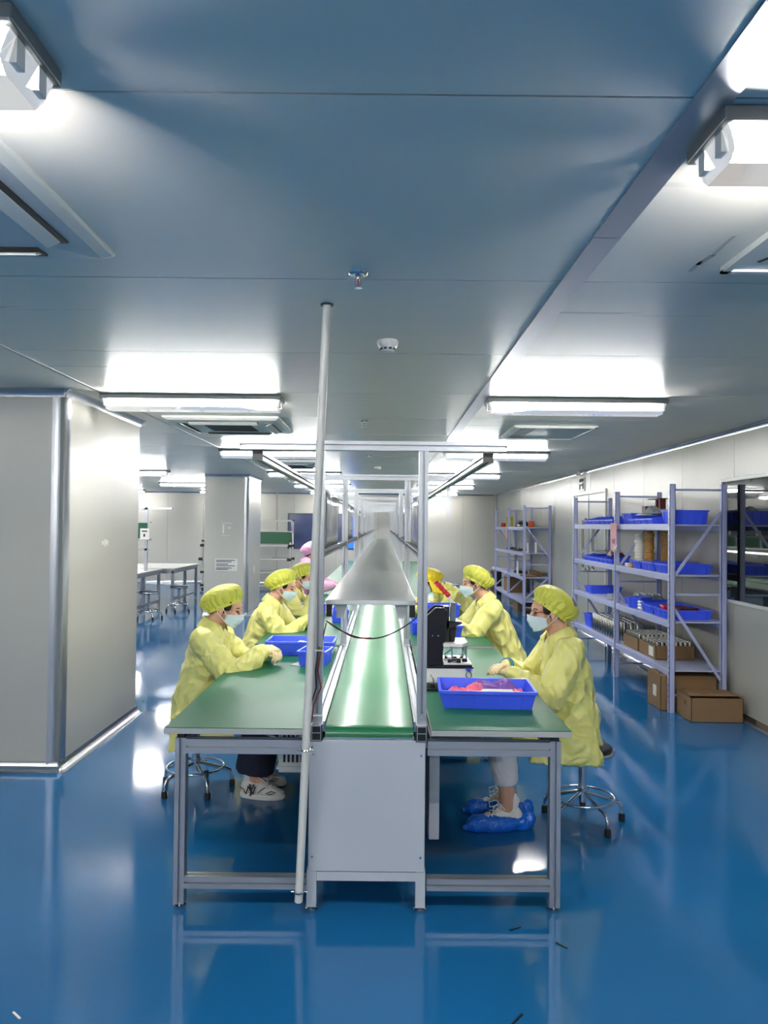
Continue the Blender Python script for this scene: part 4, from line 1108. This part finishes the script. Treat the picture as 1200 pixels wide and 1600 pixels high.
# dark cabinet edge beside the far rack
kb = thing('floor_cabinet', 'narrow dark cabinet with a white roll on top by the far rack', 'cabinet', (2.72, 18.2, 0))
MB().box(-0.1, 0.08, -0.3, 0.3, 0, 0.54).build('cabinet_body', 'black', kb, None, 0.005)
MB().box(-0.105, -0.1, -0.28, 0.28, 0.04, 0.5).build('cabinet_door', 'red_dark', kb)
tag(MB().cyl((2.68, 17.98, 0.592), (2.68, 18.4, 0.592), 0.05, n=16).build('white_roll', 'paper', None, 50), 'white paper roll lying on the dark cabinet', 'roll')

# ================================================================== far left: lean pipe rack, benches, stools
def pipe_rack(lab, x0, x1, y0):
    t = thing('pipe_rack', lab, 'shelving', ((x0 + x1) / 2, y0, 0)); a = (x1 - x0) / 2
    r = 0.022
    lv = ((0.10, 0.0), (0.42, 0.0), (0.75, -0.2), (1.08, -0.05))
    for x in (-a, 0, a):
        for yv, h in ((0.0, 1.2), (0.5, 1.72)):
            p = MB().cyl((x, yv, 0.03), (x, yv, h), r, n=10).build('pipe_upright', 'pvc', t, 50)
            MB().cyl((x, yv, h - 0.03), (x, yv, h + 0.01), r + 0.01, n=10).build('pipe_joint', 'black', p, 50)
            MB().lathe([(0.03, 0), (0.03, 0.03), (0.02, 0.05)], (x, yv, 0), 10).build('caster', 'black', p, 40)
    for z, dy in lv:
        for yv in (dy, 0.5):
            p = MB().cyl((-a, yv, z), (a, yv, z), r, n=10).build('pipe_rail', 'pvc', t, 50)
            for x in (-a, 0, a):
                MB().cyl((x - 0.05, yv, z), (x + 0.05, yv, z), r + 0.012, n=10).build('pipe_joint', 'black', p, 50)
        MB().box(-a, a, dy + 0.02, 0.48, z + 0.02, z + 0.03).build('shelf_board', 'bench_edge', t)
    for x in (-a, a):
        MB().cyl((x, 0.5, 1.42), (x, 0.2, 1.7), r, n=10).build('pipe_arm', 'pvc', t, 50)
    MB().cyl((-a, 0.2, 1.7), (a, 0.2, 1.7), r, n=10).build('pipe_rail', 'pvc', t, 50)
    MB().cyl((-a, 0.5, 1.42), (a, 0.5, 1.42), r, n=10).build('pipe_rail', 'pvc', t, 50)
    for x in (-a + 0.02, 0.02):
        MB().box(x, x + a - 0.06, 0.44, 0.47, 1.12, 1.42).build('green_panel', 'panel_green', t)['label'] = 'flat green panel'
    for x in (-0.7, -0.2, 0.35):
        MB().box(x, x + 0.3, -0.1, 0.1, 0.781, 0.81).build('tray', 'bench_edge', t)
    return t
pipe_rack('white pipe rack with black joints and green panels behind the pillar', -4.45, -2.3, 18.6)
def far_bench(lab, x0, x1, y0, y1):
    t = thing('far_bench', lab, 'workbench', ((x0 + x1) / 2, (y0 + y1) / 2, 0)); a, b = (x1 - x0) / 2, (y1 - y0) / 2
    MB().box(-a, a, -b, b, 0.72, 0.75).build('bench_top', 'bench_edge', t)
    MB().box(-a + 0.01, a - 0.01, -b + 0.01, b - 0.01, 0.75, 0.754).build('bench_mat', 'steel', t)
    MB().box(-a + 0.03, a - 0.03, -b + 0.03, -b + 0.06, 0.66, 0.72).box(a - 0.06, a - 0.03, -b + 0.03, b - 0.03, 0.66, 0.72).box(-a + 0.03, a - 0.03, b - 0.06, b - 0.03, 0.66, 0.72).build('apron', 'profile', t)
    for x in (-a + 0.05, a - 0.05):
        for k in range(3):
            yv = -b + 0.06 + k * (2 * b - 0.12) / 2
            MB().box(x - 0.025, x + 0.025, yv - 0.025, yv + 0.025, 0, 0.72).build('leg', 'profile', t)
        MB().box(x - 0.02, x + 0.02, -b + 0.06, b - 0.06, 0.14, 0.18).build('foot_rail', 'profile', t)
    return t
far_bench('grey workbench on steel legs standing behind the broad pillar', -5.4, -4.15, 12.3, 14.2)
far_bench('grey workbench on steel legs behind the first grey one', -5.2, -3.95, 14.3, 16.2)
# upright frame with green board on the near far-bench
uf = thing('display_stand', 'grey upright frame with a green board over the far bench', 'stand', (-4.51, 13.6, 0.754))
MB().box(0.21, 0.26, -0.02, 0.02, 0, 1.14).build('post', 'profile', uf)
MB().box(-0.5, 0.7, -0.02, 0.02, 1.1, 1.14).build('top_beam', 'profile', uf)
MB().box(-0.5, 0.28, -0.02, 0.02, 0.36, 0.4).build('cross_bar', 'profile', uf)
MB().box(-0.5, 0.26, -0.03, -0.02, 0.58, 0.86).build('green_board', 'panel_green', uf)
MB().box(-0.5, 0.32, -0.04, 0.02, 0.55, 0.58).box(-0.5, 0.32, -0.04, 0.02, 0.86, 0.885).build('board_rail', 'profile', uf)
MB().box(0.14, 0.30, -0.05, -0.035, 0.56, 0.76).build('document_sleeve', 'paper', uf)
MB().box(0.17, 0.27, -0.053, -0.05, 0.70, 0.72).box(0.2, 0.23, -0.053, -0.05, 0.61, 0.66).build('document_print', 'ink', uf)
far_stool = stool('black-topped chrome stool beside the grey far bench', (-3.95, 12.75, 0), 0.47, 'stools at the far benches')
dup(far_stool, (-3.75, 13.9, 0), 0.9)
dup(far_stool, (-4.35, 12.0, 0), 0.2)
# scraps on the floor
for i, (px, py, L, a) in enumerate(((805, 1452, 0.055, 0.5), (878, 1478, 0.05, -0.8), (808, 1594, 0.07, 0.9), (26, 1588, 0.05, -0.7))):
    p = at(px, py)
    o = MB().beam((-L / 2, 0, 0.003), (L / 2, 0, 0.003), 0.006, 0.003).build('floor_scrap', 'black' if i < 3 else 'paper'); o.location = (p.x, p.y, 0); o.rotation_euler = (0, 0, a)
    tag(o, 'tiny sliver of scrap lying on the blue floor' if i < 3 else 'tiny white scrap on the blue floor', 'scrap', 'dark slivers on the floor' if i < 3 else None)
# ================================================================== people
def V(*a): return Vector(a)
def ik(s, w_, l1, l2, hint):
    d = w_ - s; L = min(d.length, (l1 + l2) * 0.995); d.normalize()
    a = (l1 * l1 - l2 * l2 + L * L) / (2 * L); h_ = math.sqrt(max(0.0, l1 * l1 - a * a))
    hint = Vector(hint); hint = (hint - d * hint.dot(d)).normalized()
    return s + d * a + hint * h_
def cloth(amp, sc=7.0, seed=0.0):
    def fn(co):
        q = Vector((co.x, co.y * 0.8, co.z * 0.75 - co.x * 0.5)) * sc + Vector((seed, seed * 0.7, 0))
        wv = noise.noise_vector(co * 4.0 + Vector((seed, 0, 0))) * 1.1
        a = noise.noise(q + wv); b = noise.noise((q + wv) * 2.1 + Vector((5, 1, 3)))
        return amp * ((1 - 2.4 * abs(a)) + 0.55 * (1 - 2.2 * abs(b))) - amp * 0.4
    return fn
def hand_mb(wrist, direc, up, thumb, curl=0.5, grow=1.0):
    """five-fingered hand; thumb = +1 / -1 picks the side of the palm"""
    mb = MB(); x = Vector(direc).normalized(); y = Vector(up).cross(x).normalized(); z = x.cross(y)
    def T(a, b, c): return Vector(wrist) + (x * a + y * b * thumb + z * c) * grow
    ys = (0.030, 0.0105, -0.0095, -0.028); ln = (0.068, 0.076, 0.070, 0.055)
    mb.capsule(T(-0.05, 0, 0), T(0.02, 0, 0), 0.027 * grow, 0.026 * grow, 12)
    for yy in ys: mb.capsule(T(0.015, yy * 0.7, 0.0), T(0.082, yy, 0.002), 0.0165 * grow, 0.0125 * grow, 10)
    for k, (yy, L) in enumerate(zip(ys, ln)):
        p = T(0.085, yy, 0.002); ang = 0.15; spread = yy * 0.6
        for seg, (fr, rr) in enumerate(((0.45, 0.0095), (0.31, 0.0088), (0.24, 0.008))):
            ang += curl * (0.65 if seg == 0 else 0.85) * (1 + 0.08 * k)
            q = p + (x * math.cos(ang) + y * spread * 0.25 * thumb - z * math.sin(ang)) * (L * fr * 1.12 * grow)
            mb.capsule(p, q, rr * grow, rr * 0.95 * grow, 8); p = q
    a, b, c, d_ = T(0.025, 0.024, -0.006), T(0.055, 0.045, -0.016), T(0.083, 0.047, -0.026), T(0.104, 0.04, -0.032)
    mb.capsule(a, b, 0.0155 * grow, 0.012 * grow, 8).capsule(b, c, 0.011 * grow, 0.0098 * grow, 8).capsule(c, d_, 0.0096 * grow, 0.0085 * grow, 8)
    return mb

def shoe_parts(t, ankle, yaw, kind, near):
    """shoe under an ankle joint (x forward)"""
    M = Matrix.Rotation(yaw, 3, 'Z'); base = V(ankle.x, ankle.y, 0)
    def W(p): return base + M @ Vector(p)
    z0 = 0.012 if kind == 'cover' else 0.0
    k = MB()
    for c, r_ in (((-0.03, 0, 0.055), (0.05, 0.036, 0.05)), ((0.03, 0, 0.055), (0.065, 0.038, 0.048)), ((0.10, 0, 0.04), (0.06, 0.043, 0.036)), ((0.145, 0, 0.032), (0.045, 0.04, 0.028)), ((-0.02, 0, 0.09), (0.042, 0.034, 0.03))):
        k.ell(W((c[0], c[1], c[2] + z0)), r_, M)
    o = blob('shoe', k, 0.006, 'shoe', t, 3, None, z0 + 0.01)
    so = MB()
    def out(u):
        a = 2 * PI * u; x = 0.055 + 0.137 * math.cos(a); wv = 0.047 * (1 + 0.12 * math.cos(a)) * math.sin(a); return x, wv
    n = 28
    for zz, s_ in ((0.0, 0.96), (0.006, 1.0), (0.026, 1.0), (0.030, 0.97)):
        so.v += [tuple(W((0.055 + (out(i / n)[0] - 0.055) * s_, out(i / n)[1] * s_, zz + z0))) for i in range(n)]
    so.f += [(j * n + i, j * n + (i + 1) % n, (j + 1) * n + (i + 1) % n, (j + 1) * n + i) for j in range(3) for i in range(n)] + [tuple(range(n - 1, -1, -1)), tuple(range(3 * n, 4 * n))]
    so.build('sole', 'shoe', o, 50)
    if near:
        lc = MB()
        for i in range(4):
            x = 0.04 + 0.022 * i; zz = 0.112 - 0.011 * i + z0
            lc.tube([W((x - 0.012, -0.028, zz - 0.012)), W((x, 0, zz)), W((x + 0.012, 0.028, zz - 0.012))], 0.003, 6)
            lc.tube([W((x - 0.012, 0.028, zz - 0.012)), W((x, 0, zz + 0.002)), W((x + 0.012, -0.028, zz - 0.012))], 0.003, 6)
        for s_ in (-1, 1):
            lc.tube([W((0.04, 0, 0.115 + z0)), W((0.06, s_ * 0.022, 0.135 + z0)), W((0.095, s_ * 0.04, 0.12 + z0)), W((0.09, s_ * 0.036, 0.095 + z0)), W((0.05, s_ * 0.01, 0.112 + z0))], 0.003, 6)
        lc.build('laces', 'loop', o, 60)
        MB().ell(W((-0.022, 0, 0.118 + z0)), (0.036, 0.031, 0.02), M).capsule(W((-0.022, 0, 0.11 + z0)), W((-0.024, 0, 0.15 + z0)), 0.031, 0.029).build('sock', 'white_cloth', o, 60)
    if kind == 'cover':
        c = MB().ell(W((0.05, 0, 0.034)), (0.15, 0.066, 0.052), M).ell(W((0.15, 0, 0.034)), (0.08, 0.056, 0.05), M).ell(W((-0.07, 0, 0.03)), (0.06, 0.05, 0.045), M)
        c.ell(W((0.215, 0, 0.018)), (0.035, 0.02, 0.014), M).ell(W((-0.115, 0, 0.04)), (0.035, 0.03, 0.05), M)
        blob('shoe_cover', c, 0.006, 'shoe_film', o, 2, cloth(0.005, 16, 3.0), 0.002)
    if kind == 'logo':
        lg = MB(); yv = -0.0505
        def st(a, b, wd): lg.beam(W((a[0], yv, a[1])), W((b[0], yv, b[1])), 0.006, wd)
        # interlocked letters N and Y
        st((-0.03, 0.035), (-0.014, 0.078), 0.006); st((-0.014, 0.078), (0.012, 0.033), 0.007); st((0.012, 0.033), (0.024, 0.074), 0.006)
        st((-0.034, 0.036), (-0.024, 0.036), 0.003); st((0.017, 0.074), (0.03, 0.074), 0.003); st((-0.022, 0.078), (-0.01, 0.078), 0.003)
        st((-0.006, 0.088), (0.004, 0.06), 0.006); st((0.018, 0.088), (0.003, 0.058), 0.005); st((0.003, 0.06), (-0.004, 0.026), 0.007)
        st((-0.010, 0.026), (0.004, 0.026), 0.003); st((-0.012, 0.089), (0.0, 0.089), 0.003); st((0.012, 0.089), (0.023, 0.089), 0.003)
        lg.build('monogram', 'ink', o)['label'] = 'black interlocked letters N Y'
        sw = MB()
        for pts in (((-0.07, 0.07), (-0.045, 0.055), (-0.035, 0.035)), ((0.04, 0.04), (0.06, 0.06), (0.085, 0.075)), ((0.09, 0.04), (0.12, 0.055), (0.15, 0.05), (0.13, 0.04), (0.1, 0.036))):
            sw.tube([W((a, -0.043 - 0.004 * (a > 0), b)) for a, b in pts], 0.0025, 6)
        sw.build('shoe_piping', 'ink', o, 60)
    return o

def person(label, loc, rz, P, C, N, H, pitch, yaw, WL, WR, look, group=None, seat=0.42):
    t = thing('person', label, 'person', loc, rz, group)
    near = look.get('near', False)
    P = V(P[0], 0, P[1]); C = V(C[0], 0, C[1]); N = V(N[0], 0, N[1]); H = V(*H)
    dirn = (N - C).normalized()
    HM = (Matrix.Rotation(yaw, 3, 'Z') @ Matrix.Rotation(pitch, 3, 'Y'))
    def hp(x, y, z): return H + HM @ V(x, y, z)
    S = {}; E = {}; Wr = {1: V(*WL) + V(0, 0, 0.015), -1: V(*WR) + V(0, 0, 0.015)}
    for s_ in (1, -1):
        S[s_] = N - dirn * 0.05 + V(-0.005, s_ * 0.165, -0.01)
        E[s_] = ik(S[s_], Wr[s_], 0.27, 0.25, (-0.25, s_ * 0.75, -1.0))
    hips = {s_: P + V(0, s_ * 0.085, -0.02) for s_ in (1, -1)}
    kn = {}; an = {}
    fx = look.get('foot', 0.40)
    for s_ in (1, -1):
        an[s_] = V(fx + (0.0 if s_ * look.get('lead', 1) > 0 else -0.03), s_ * 0.10, 0.11)
        kn[s_] = ik(hips[s_], an[s_], 0.41, 0.40, (1, 0, 0.8))
    vox = 0.005 if near else 0.008
    # ---- body: one continuous skin
    b = MB()
    b.ell(hp(-0.012, 0, 0.03), (0.095, 0.074, 0.088), HM).ell(hp(0.028, 0, -0.048), (0.06, 0.054, 0.058), HM).ell(hp(0.055, 0, 0.02), (0.036, 0.058, 0.04), HM)
    b.ell(hp(0.052, 0, -0.085), (0.03, 0.03, 0.022), HM).capsule(hp(0.088, 0, 0.006), hp(0.106, 0, -0.034), 0.008, 0.012).ell(hp(0.1, 0, -0.038), (0.014, 0.018, 0.009), HM)
    b.ell(hp(0.088, 0, -0.064), (0.013, 0.024, 0.008), HM).ell(hp(0.086, 0, -0.074), (0.012, 0.02, 0.008), HM)
    for s_ in (1, -1):
        b.ell(hp(0.058, s_ * 0.036, -0.03), (0.032, 0.028, 0.03), HM)
        b.ell(hp(-0.008, s_ * 0.077, -0.012), (0.02, 0.009, 0.031), HM @ Matrix.Rotation(R(-12), 3, 'Y')).ell(hp(0.0, s_ * 0.074, -0.036), (0.01, 0.008, 0.01), HM)
    b.capsule(hp(-0.025, 0, -0.05), N + dirn * 0.01, 0.053, 0.058)
    b.etube([(P - V(0, 0, 0.07), 0.13, 0.10), (P, 0.15, 0.11), (P.lerp(C, 0.5), 0.125, 0.09), (C, 0.145, 0.10), (N - dirn * 0.04, 0.10, 0.07), (N + dirn * 0.01, 0.055, 0.055)])
    for s_ in (1, -1):
        b.capsule(N - dirn * 0.05, S[s_], 0.05, 0.048).capsule(S[s_], E[s_], 0.045, 0.036).capsule(E[s_], Wr[s_], 0.035, 0.02)
        b.capsule(hips[s_], kn[s_], 0.075, 0.055).capsule(kn[s_], an[s_].lerp(kn[s_], 0.45), 0.052, 0.05).capsule(an[s_].lerp(kn[s_], 0.45), an[s_], 0.05, 0.034)
        b.capsule(an[s_], an[s_] + V(0.09, 0, -0.055), 0.032, 0.025)
        d_ = (Wr[s_] - E[s_]).normalized(); b.capsule(Wr[s_], Wr[s_] + d_ * 0.03, 0.018, 0.014)
    blob('body', b, vox, 'skin', t, 3)
    # ---- head dress
    hr = MB().ell(hp(-0.024, 0, 0.026), (0.088, 0.0785, 0.09), HM).ell(hp(-0.06, 0, -0.045), (0.042, 0.05, 0.036), HM)
    for s_ in (1, -1): hr.ell(hp(0.03, s_ * 0.066, 0.02), (0.02, 0.012, 0.034), HM)
    blob('hair', hr, 0.006, 'hair', t, 3)
    for s_ in (1, -1):
        MB().ell(hp(0.082, s_ * 0.034, 0.0), (0.008, 0.014, 0.005), HM).build('eye', 'eye', t, 60)
        MB().tube([hp(0.086, s_ * 0.018, 0.019), hp(0.086, s_ * 0.034, 0.024), hp(0.076, s_ * 0.05, 0.02)], 0.0028, 6).build('eyebrow', 'hair', t, 60)
    tilt = look.get('cap_tilt', 32) + 10
    CM = HM @ Matrix.Rotation(R(-tilt), 3, 'Y')
    prof = [(-0.014, 0.955), (-0.007, 1.0), (0.0, 0.95), (0.007, 0.975), (0.016, 1.05), (0.03, 1.12), (0.048, 1.15), (0.068, 1.12), (0.088, 1.0), (0.104, 0.82), (0.115, 0.6), (0.122, 0.36), (0.126, 0.16), (0.127, 0.03)]
    sd = look.get('seed', 0.0); K = len(prof); NT = 176
    cm = MB()
    for j, (wz, sc) in enumerate(prof):
        for i in range(NT):
            a = 2 * PI * i / NT
            ru = 0.085 * (abs(math.cos(a * 11 + 1.2 * math.sin(3 * a + sd))) - 0.55) * max(0, 1 - abs(wz - 0.02) / 0.075)
            nz = 0.05 * noise.noise(V(math.cos(a) * 2.2 + sd, math.sin(a) * 2.2, wz * 26)) * min(1, max(0, wz) * 25)
            rr = sc * (1 + ru + nz)
            back = 1.0 + 0.10 * max(0, -math.cos(a)) * min(1, max(0, wz) * 20)
            cm.v.append(tuple(H + HM @ V(-0.012, 0, 0.004) + CM @ V(0.113 * rr * math.cos(a) * back, 0.092 * rr * math.sin(a), wz)))
    cm.f += [(j * NT + i, j * NT + (i + 1) % NT, (j + 1) * NT + (i + 1) % NT, (j + 1) * NT + i) for j in range(K - 1) for i in range(NT)] + [tuple((K - 1) * NT + i for i in range(NT))]
    cp_ = cm.build('cap', look.get('cap', 'cap'), t, 180)
    if look.get('patch'):
        s_ = look['patch']
        def pf(u, v):
            az = PI - s_ * (0.45 + 0.5 * u); ph = 0.55 + 0.4 * v
            return H + HM @ V(-0.012, 0, 0.008) + CM @ V(0.134 * math.cos(az) * math.sin(ph) * 1.12, 0.110 * math.sin(az) * math.sin(ph), 0.02 + 0.112 * math.cos(ph))
        MB().grid(pf, 5, 5).build('patch', 'patch', cp_, 180, 0, None, 0.004)['label'] = 'square grey patch'
    if look.get('drape'):
        def df(u, v):
            a = R(70) + R(220) * u; rr = 0.085 + 0.05 * v
            return H + HM @ V(-0.02, 0, 0.0) + V(rr * math.cos(a) - 0.06 * v, rr * 1.1 * math.sin(a), 0.01 - 0.13 * v + 0.006 * math.sin(18 * u))
        MB().grid(df, 30, 8).build('neck_cloth', look.get('cap', 'cap'), cp_, 180, 0, None, 0.004)
    # ---- mask
    def mf(u, v):
        q = 2 * u - 1; a = q * R(80)
        top = -0.008 - 0.022 * abs(q) ** 1.5; bot = -0.104 + 0.030 * abs(q) ** 2.2
        z = top + (bot - top) * v
        bul = 0.012 * math.sin(PI * min(1, v * 1.15)) + 0.0035 * abs(((v * 3.0) % 1.0) - 0.5) * 2 * (1 - abs(q))
        xf = (0.098 + bul + 0.010 * (1 - abs(q)) * (1 - v)) - 0.018 * v
        return hp(0.014 + (xf - 0.004) * math.cos(a) ** 0.9 * 1.0, (0.074 - 0.008 * v) * math.sin(a), z)
    mk = MB().grid(mf, 25, 19).build('mask', 'mask', t, 180, 0, None, 0.0025)
    for s_ in (1, -1):
        u = 1 if s_ > 0 else 0
        MB().tube([mf(u, 0.05), hp(0.005, s_ * 0.082, 0.0), hp(-0.02, s_ * 0.088, 0.008), hp(-0.03, s_ * 0.084, -0.012), hp(-0.018, s_ * 0.086, -0.036), hp(0.005, s_ * 0.078, -0.05), mf(u, 0.95)], 0.002, 6).build('ear_loop', 'loop', mk, 60)
    if look.get('glasses'):
        g = MB()
        for s_ in (1, -1):
            g.tube([hp(0.097 - 0.012 * abs(math.cos(a / 16 * 2 * PI)), s_ * 0.033 + 0.024 * math.cos(a / 16 * 2 * PI), 0.0 + 0.017 * math.sin(a / 16 * 2 * PI)) for a in range(16)], 0.0016, 5, True)
            g.tube([hp(0.085, s_ * 0.057, 0.006), hp(0.04, s_ * 0.078, 0.004), hp(-0.02, s_ * 0.085, 0.004)], 0.0018, 5)
        g.tube([hp(0.096, 0.01, 0.004), hp(0.1, 0, 0.006), hp(0.096, -0.01, 0.004)], 0.0016, 5)
        g.build('glasses', 'black', t, 60)
    # ---- coat
    k = MB()
    k.etube([(P - V(0.01, 0, 0.085), 0.185, 0.15), (P + V(0, 0, 0.02), 0.185, 0.15), (P.lerp(C, 0.45), 0.175, 0.135), (P.lerp(C, 0.8), 0.18, 0.13), (C, 0.18, 0.125), (N - dirn * 0.045, 0.14, 0.09), (N, 0.078, 0.07)])
    for s_ in (1, -1):
        k.capsule(N - dirn * 0.065, S[s_] + V(0, -s_ * 0.02, 0), 0.075, 0.07).capsule(C + V(0, s_ * 0.1, 0), S[s_], 0.08, 0.07)
        k.capsule(S[s_], E[s_], 0.078, 0.076)
        d_ = Wr[s_] - E[s_]
        k.capsule(E[s_], E[s_] + d_ * 0.72, 0.074, 0.06).capsule(E[s_] + d_ * 0.7, E[s_] + d_ * 0.9, 0.06, 0.046).capsule(E[s_] + d_ * 0.9, E[s_] + d_ * 1.0, 0.034, 0.036)
        # lap and side flaps
        k.capsule(hips[s_] + V(-0.02, 0, 0), hips[s_].lerp(kn[s_], 0.78) + V(0, s_ * 0.01, -0.01), 0.105, 0.092)
        zb = look.get('hem', 0.37)
        k.etube([(V(P.x + 0.06, s_ * 0.178, P.z), 0.035, 0.15), (V(P.x + 0.075, s_ * 0.2, (P.z + zb) / 2), 0.028, 0.19), (V(P.x + 0.08, s_ * 0.206, zb), 0.02, 0.2)])
    k.etube([(P + V(-0.02, 0, 0.02), 0.17, 0.10), (P.lerp(hips[1].lerp(kn[1], 0.7) * 1, 0.6) * V(1, 0, 1).length if False else V(P.x + 0.2, 0, P.z + 0.0), 0.17, 0.09), (V(P.x + 0.32, 0, P.z - 0.02), 0.16, 0.085)])
    cmat = look.get('coat', 'coat')
    ct = blob('coat', k, 0.0065 if near else 0.010, cmat, t, 3, cloth(0.010, 8.5, sd + 1.3))
    # sewn lines and front opening
    def colf(u, v):
        a = R(38) + R(284) * u
        front = abs(2 * u - 1) ** 3
        st = ((0.062, -0.015), (0.064, 0.03), (0.070, 0.038), (0.086, 0.008), (0.102, -0.028 - 0.045 * front))
        i = min(3, int(v * 4)); f = v * 4 - i
        r_ = st[i][0] * (1 - f) + st[i + 1][0] * f; z = st[i][1] * (1 - f) + st[i + 1][1] * f
        ux = V(1, 0, 0) - dirn * dirn.x; ux.normalize()
        z -= 0.035 * math.cos(a) * (1 if math.cos(a) > 0 else 0.2)
        return N + ux * (r_ * math.cos(a) * 1.02 + 0.008) + V(0, 1, 0) * r_ * 1.08 * math.sin(a) + dirn * (z + 0.012)
    MB().grid(colf, 40, 13).build('collar', cmat, ct, 180, 0, None, 0.004)
    if near:
        ux = V(1, 0, 0) - dirn * dirn.x; ux.normalize()
        for q in (0.10, 0.19):
            p = N - dirn * q + ux * (0.098 + 0.05 * min(1, q * 6)); MB().ell(p, (0.004, 0.008, 0.008)).build('button', 'white_plastic', ct, 60)
        MB().ell(N + ux * 0.06 - dirn * 0.045, (0.028, 0.04, 0.06)).build('undershirt', 'inner', t, 60)
    # ---- gloves
    for s_ in (1, -1):
        d_ = (Wr[s_] - E[s_]).normalized(); d_ = V(d_.x, d_.y - s_ * 0.15, d_.z * 0.3 - 0.05).normalized()
        upv = V(0, s_ * 0.45, 1) if look.get('fist') else V(0, s_ * 0.2, 1)
        hm = hand_mb(Wr[s_] + d_ * 0.012, d_, upv, -s_, look.get('curl', 0.35), 1.0)
        blob('glove', hm, 0.0035 if near else 0.005, look.get('glove', 'glove'), t, 2)
    if look.get('band'):
        s_ = look['band']; d_ = (Wr[s_] - E[s_]).normalized(); c_ = Wr[s_] + d_ * 0.004
        u_, v_ = _basis(d_)
        MB().tube([c_ + (u_ * math.cos(a / 20 * 2 * PI) + v_ * math.sin(a / 20 * 2 * PI)) * 0.041 for a in range(20)], 0.008, 6, True).build('wrist_strap', 'teal', t, 60)
    # ---- trousers and shoes
    tr = MB()
    wide = look.get('wide', 1.0); cut = look.get('cut', 0.12)
    tr.etube([(P - V(0, 0, 0.06), 0.155, 0.12), (P + V(0, 0, 0.03), 0.15, 0.12)])
    for s_ in (1, -1):
        tr.capsule(hips[s_], kn[s_], 0.09, 0.075 * wide)
        d_ = (an[s_] - kn[s_]); kk = (kn[s_].z - cut) / (kn[s_].z - an[s_].z)
        e_ = kn[s_] + d_ * min(kk, 1.0)
        tr.etube([(kn[s_] + V(0, 0, 0.03), 0.066 * wide, 0.068 * wide), (kn[s_].lerp(e_, 0.5), 0.068 * wide, 0.07 * wide), (e_, 0.06 * wide ** 1.4, 0.064 * wide ** 1.4)])
    blob('trousers', tr, 0.009, look.get('trousers', 'navy'), t, 3, cloth(0.005, 9, sd))
    for s_ in (1, -1):
        shoe_parts(t, an[s_], s_ * 0.12, look.get('shoe', 'plain'), near)
    return t

SK = dict(seat=0.42)
# left row, facing the belt
person('seated worker in yellow coat, cap and mask, dark trousers and white sneakers, gloved hands closed', (-1.13, 4.6, 0), R(-2),
       (0.02, 0.52), (0.075, 0.83), (0.10, 0.985), (0.18, 0, 1.108), R(18), R(-4), (0.42, 0.075, 0.815), (0.415, -0.045, 0.83),
       dict(near=True, seed=0.3, fist=True, curl=0.75, trousers='navy', wide=1.5, shoe='logo', cut=0.15, foot=0.38, cap_tilt=30, lead=-1, hem=0.30))
person('seated worker in yellow coat leaning on the bench, between two other yellow caps', (-1.06, 6.2, 0), R(-4),
       (0.02, 0.52), (0.11, 0.82), (0.16, 0.975), (0.25, 0, 1.11), R(18), R(-8), (0.44, 0.06, 0.815), (0.43, -0.06, 0.815),
       dict(seed=1.7, curl=0.6, fist=True, cap_tilt=30))
person('seated worker in yellow half hidden behind the post, next to the one in pink', (-1.03, 7.4, 0), R(-6),
       (0.02, 0.52), (0.11, 0.82), (0.16, 0.975), (0.25, 0, 1.105), R(16), R(-10), (0.42, 0.08, 0.815), (0.36, -0.10, 0.9),
       dict(seed=2.9, curl=0.6, fist=True, cap_tilt=28))
person('worker in pink coat and cap reaching over the bench with a cream glove', (-1.08, 9.3, 0), R(4),
       (0.02, 0.68), (0.10, 1.0), (0.15, 1.15), (0.22, 0, 1.28), R(10), R(10), (0.52, 0.10, 0.84), (0.46, -0.05, 0.85),
       dict(seed=3.3, coat='pink_coat', cap='pink_coat', curl=0.3, cap_tilt=22, hem=0.42))
# right row
person('seated worker in yellow coat with glasses, white trousers and blue shoe covers', (1.075, 4.17, 0), PI + R(2),
       (0.03, 0.52), (0.07, 0.85), (0.10, 1.01), (0.165, 0, 1.15), R(6), R(2), (0.375, 0.06, 0.80), (0.375, -0.09, 0.815),
       dict(near=True, seed=4.2, curl=0.22, trousers='white_cloth', shoe='cover', cut=0.24, foot=0.40, patch=1, glasses=True, band=-1, cap_tilt=32, hem=0.375))
person('worker in yellow coat with a grey cap patch bent over the bench behind the press', (1.0, 6.1, 0), PI + R(4),
       (0.0, 0.54), (0.11, 0.86), (0.18, 1.02), (0.27, 0, 1.16), R(8), R(4), (0.52, 0.08, 0.815), (0.52, -0.07, 0.815),
       dict(seed=5.1, curl=0.4, patch=1, cap_tilt=26, hem=0.37))
person('worker with a deep yellow hood leaning far across the bench towards the belt', (0.96, 7.45, 0), PI + R(8),
       (0.0, 0.60), (0.22, 0.86), (0.36, 0.98), (0.53, 0, 1.07), R(22), R(20), (0.66, 0.16, 0.815), (0.62, -0.12, 0.85),
       dict(seed=6.4, curl=0.5, cap='hood', drape=True, cap_tilt=20, hem=0.42))
stool('chrome stool with black seat under the worker in dark trousers', (-1.13, 4.62, 0), 0.42, None, 0.25)
stool('chrome stool with black seat under the worker with blue shoe covers', (1.105, 4.17, 0), 0.42, None, 0.05)
hid = None
for x, yv in ((-1.06, 6.2), (-1.03, 7.4), (-1.12, 9.3), (1.02, 6.1), (0.98, 7.45)):
    if hid is None: hid = stool('chrome stool under a worker further along the line', (x, yv, 0), 0.42, 'stools further along the line')
    else: dup(hid, (x, yv, 0), 0.4)
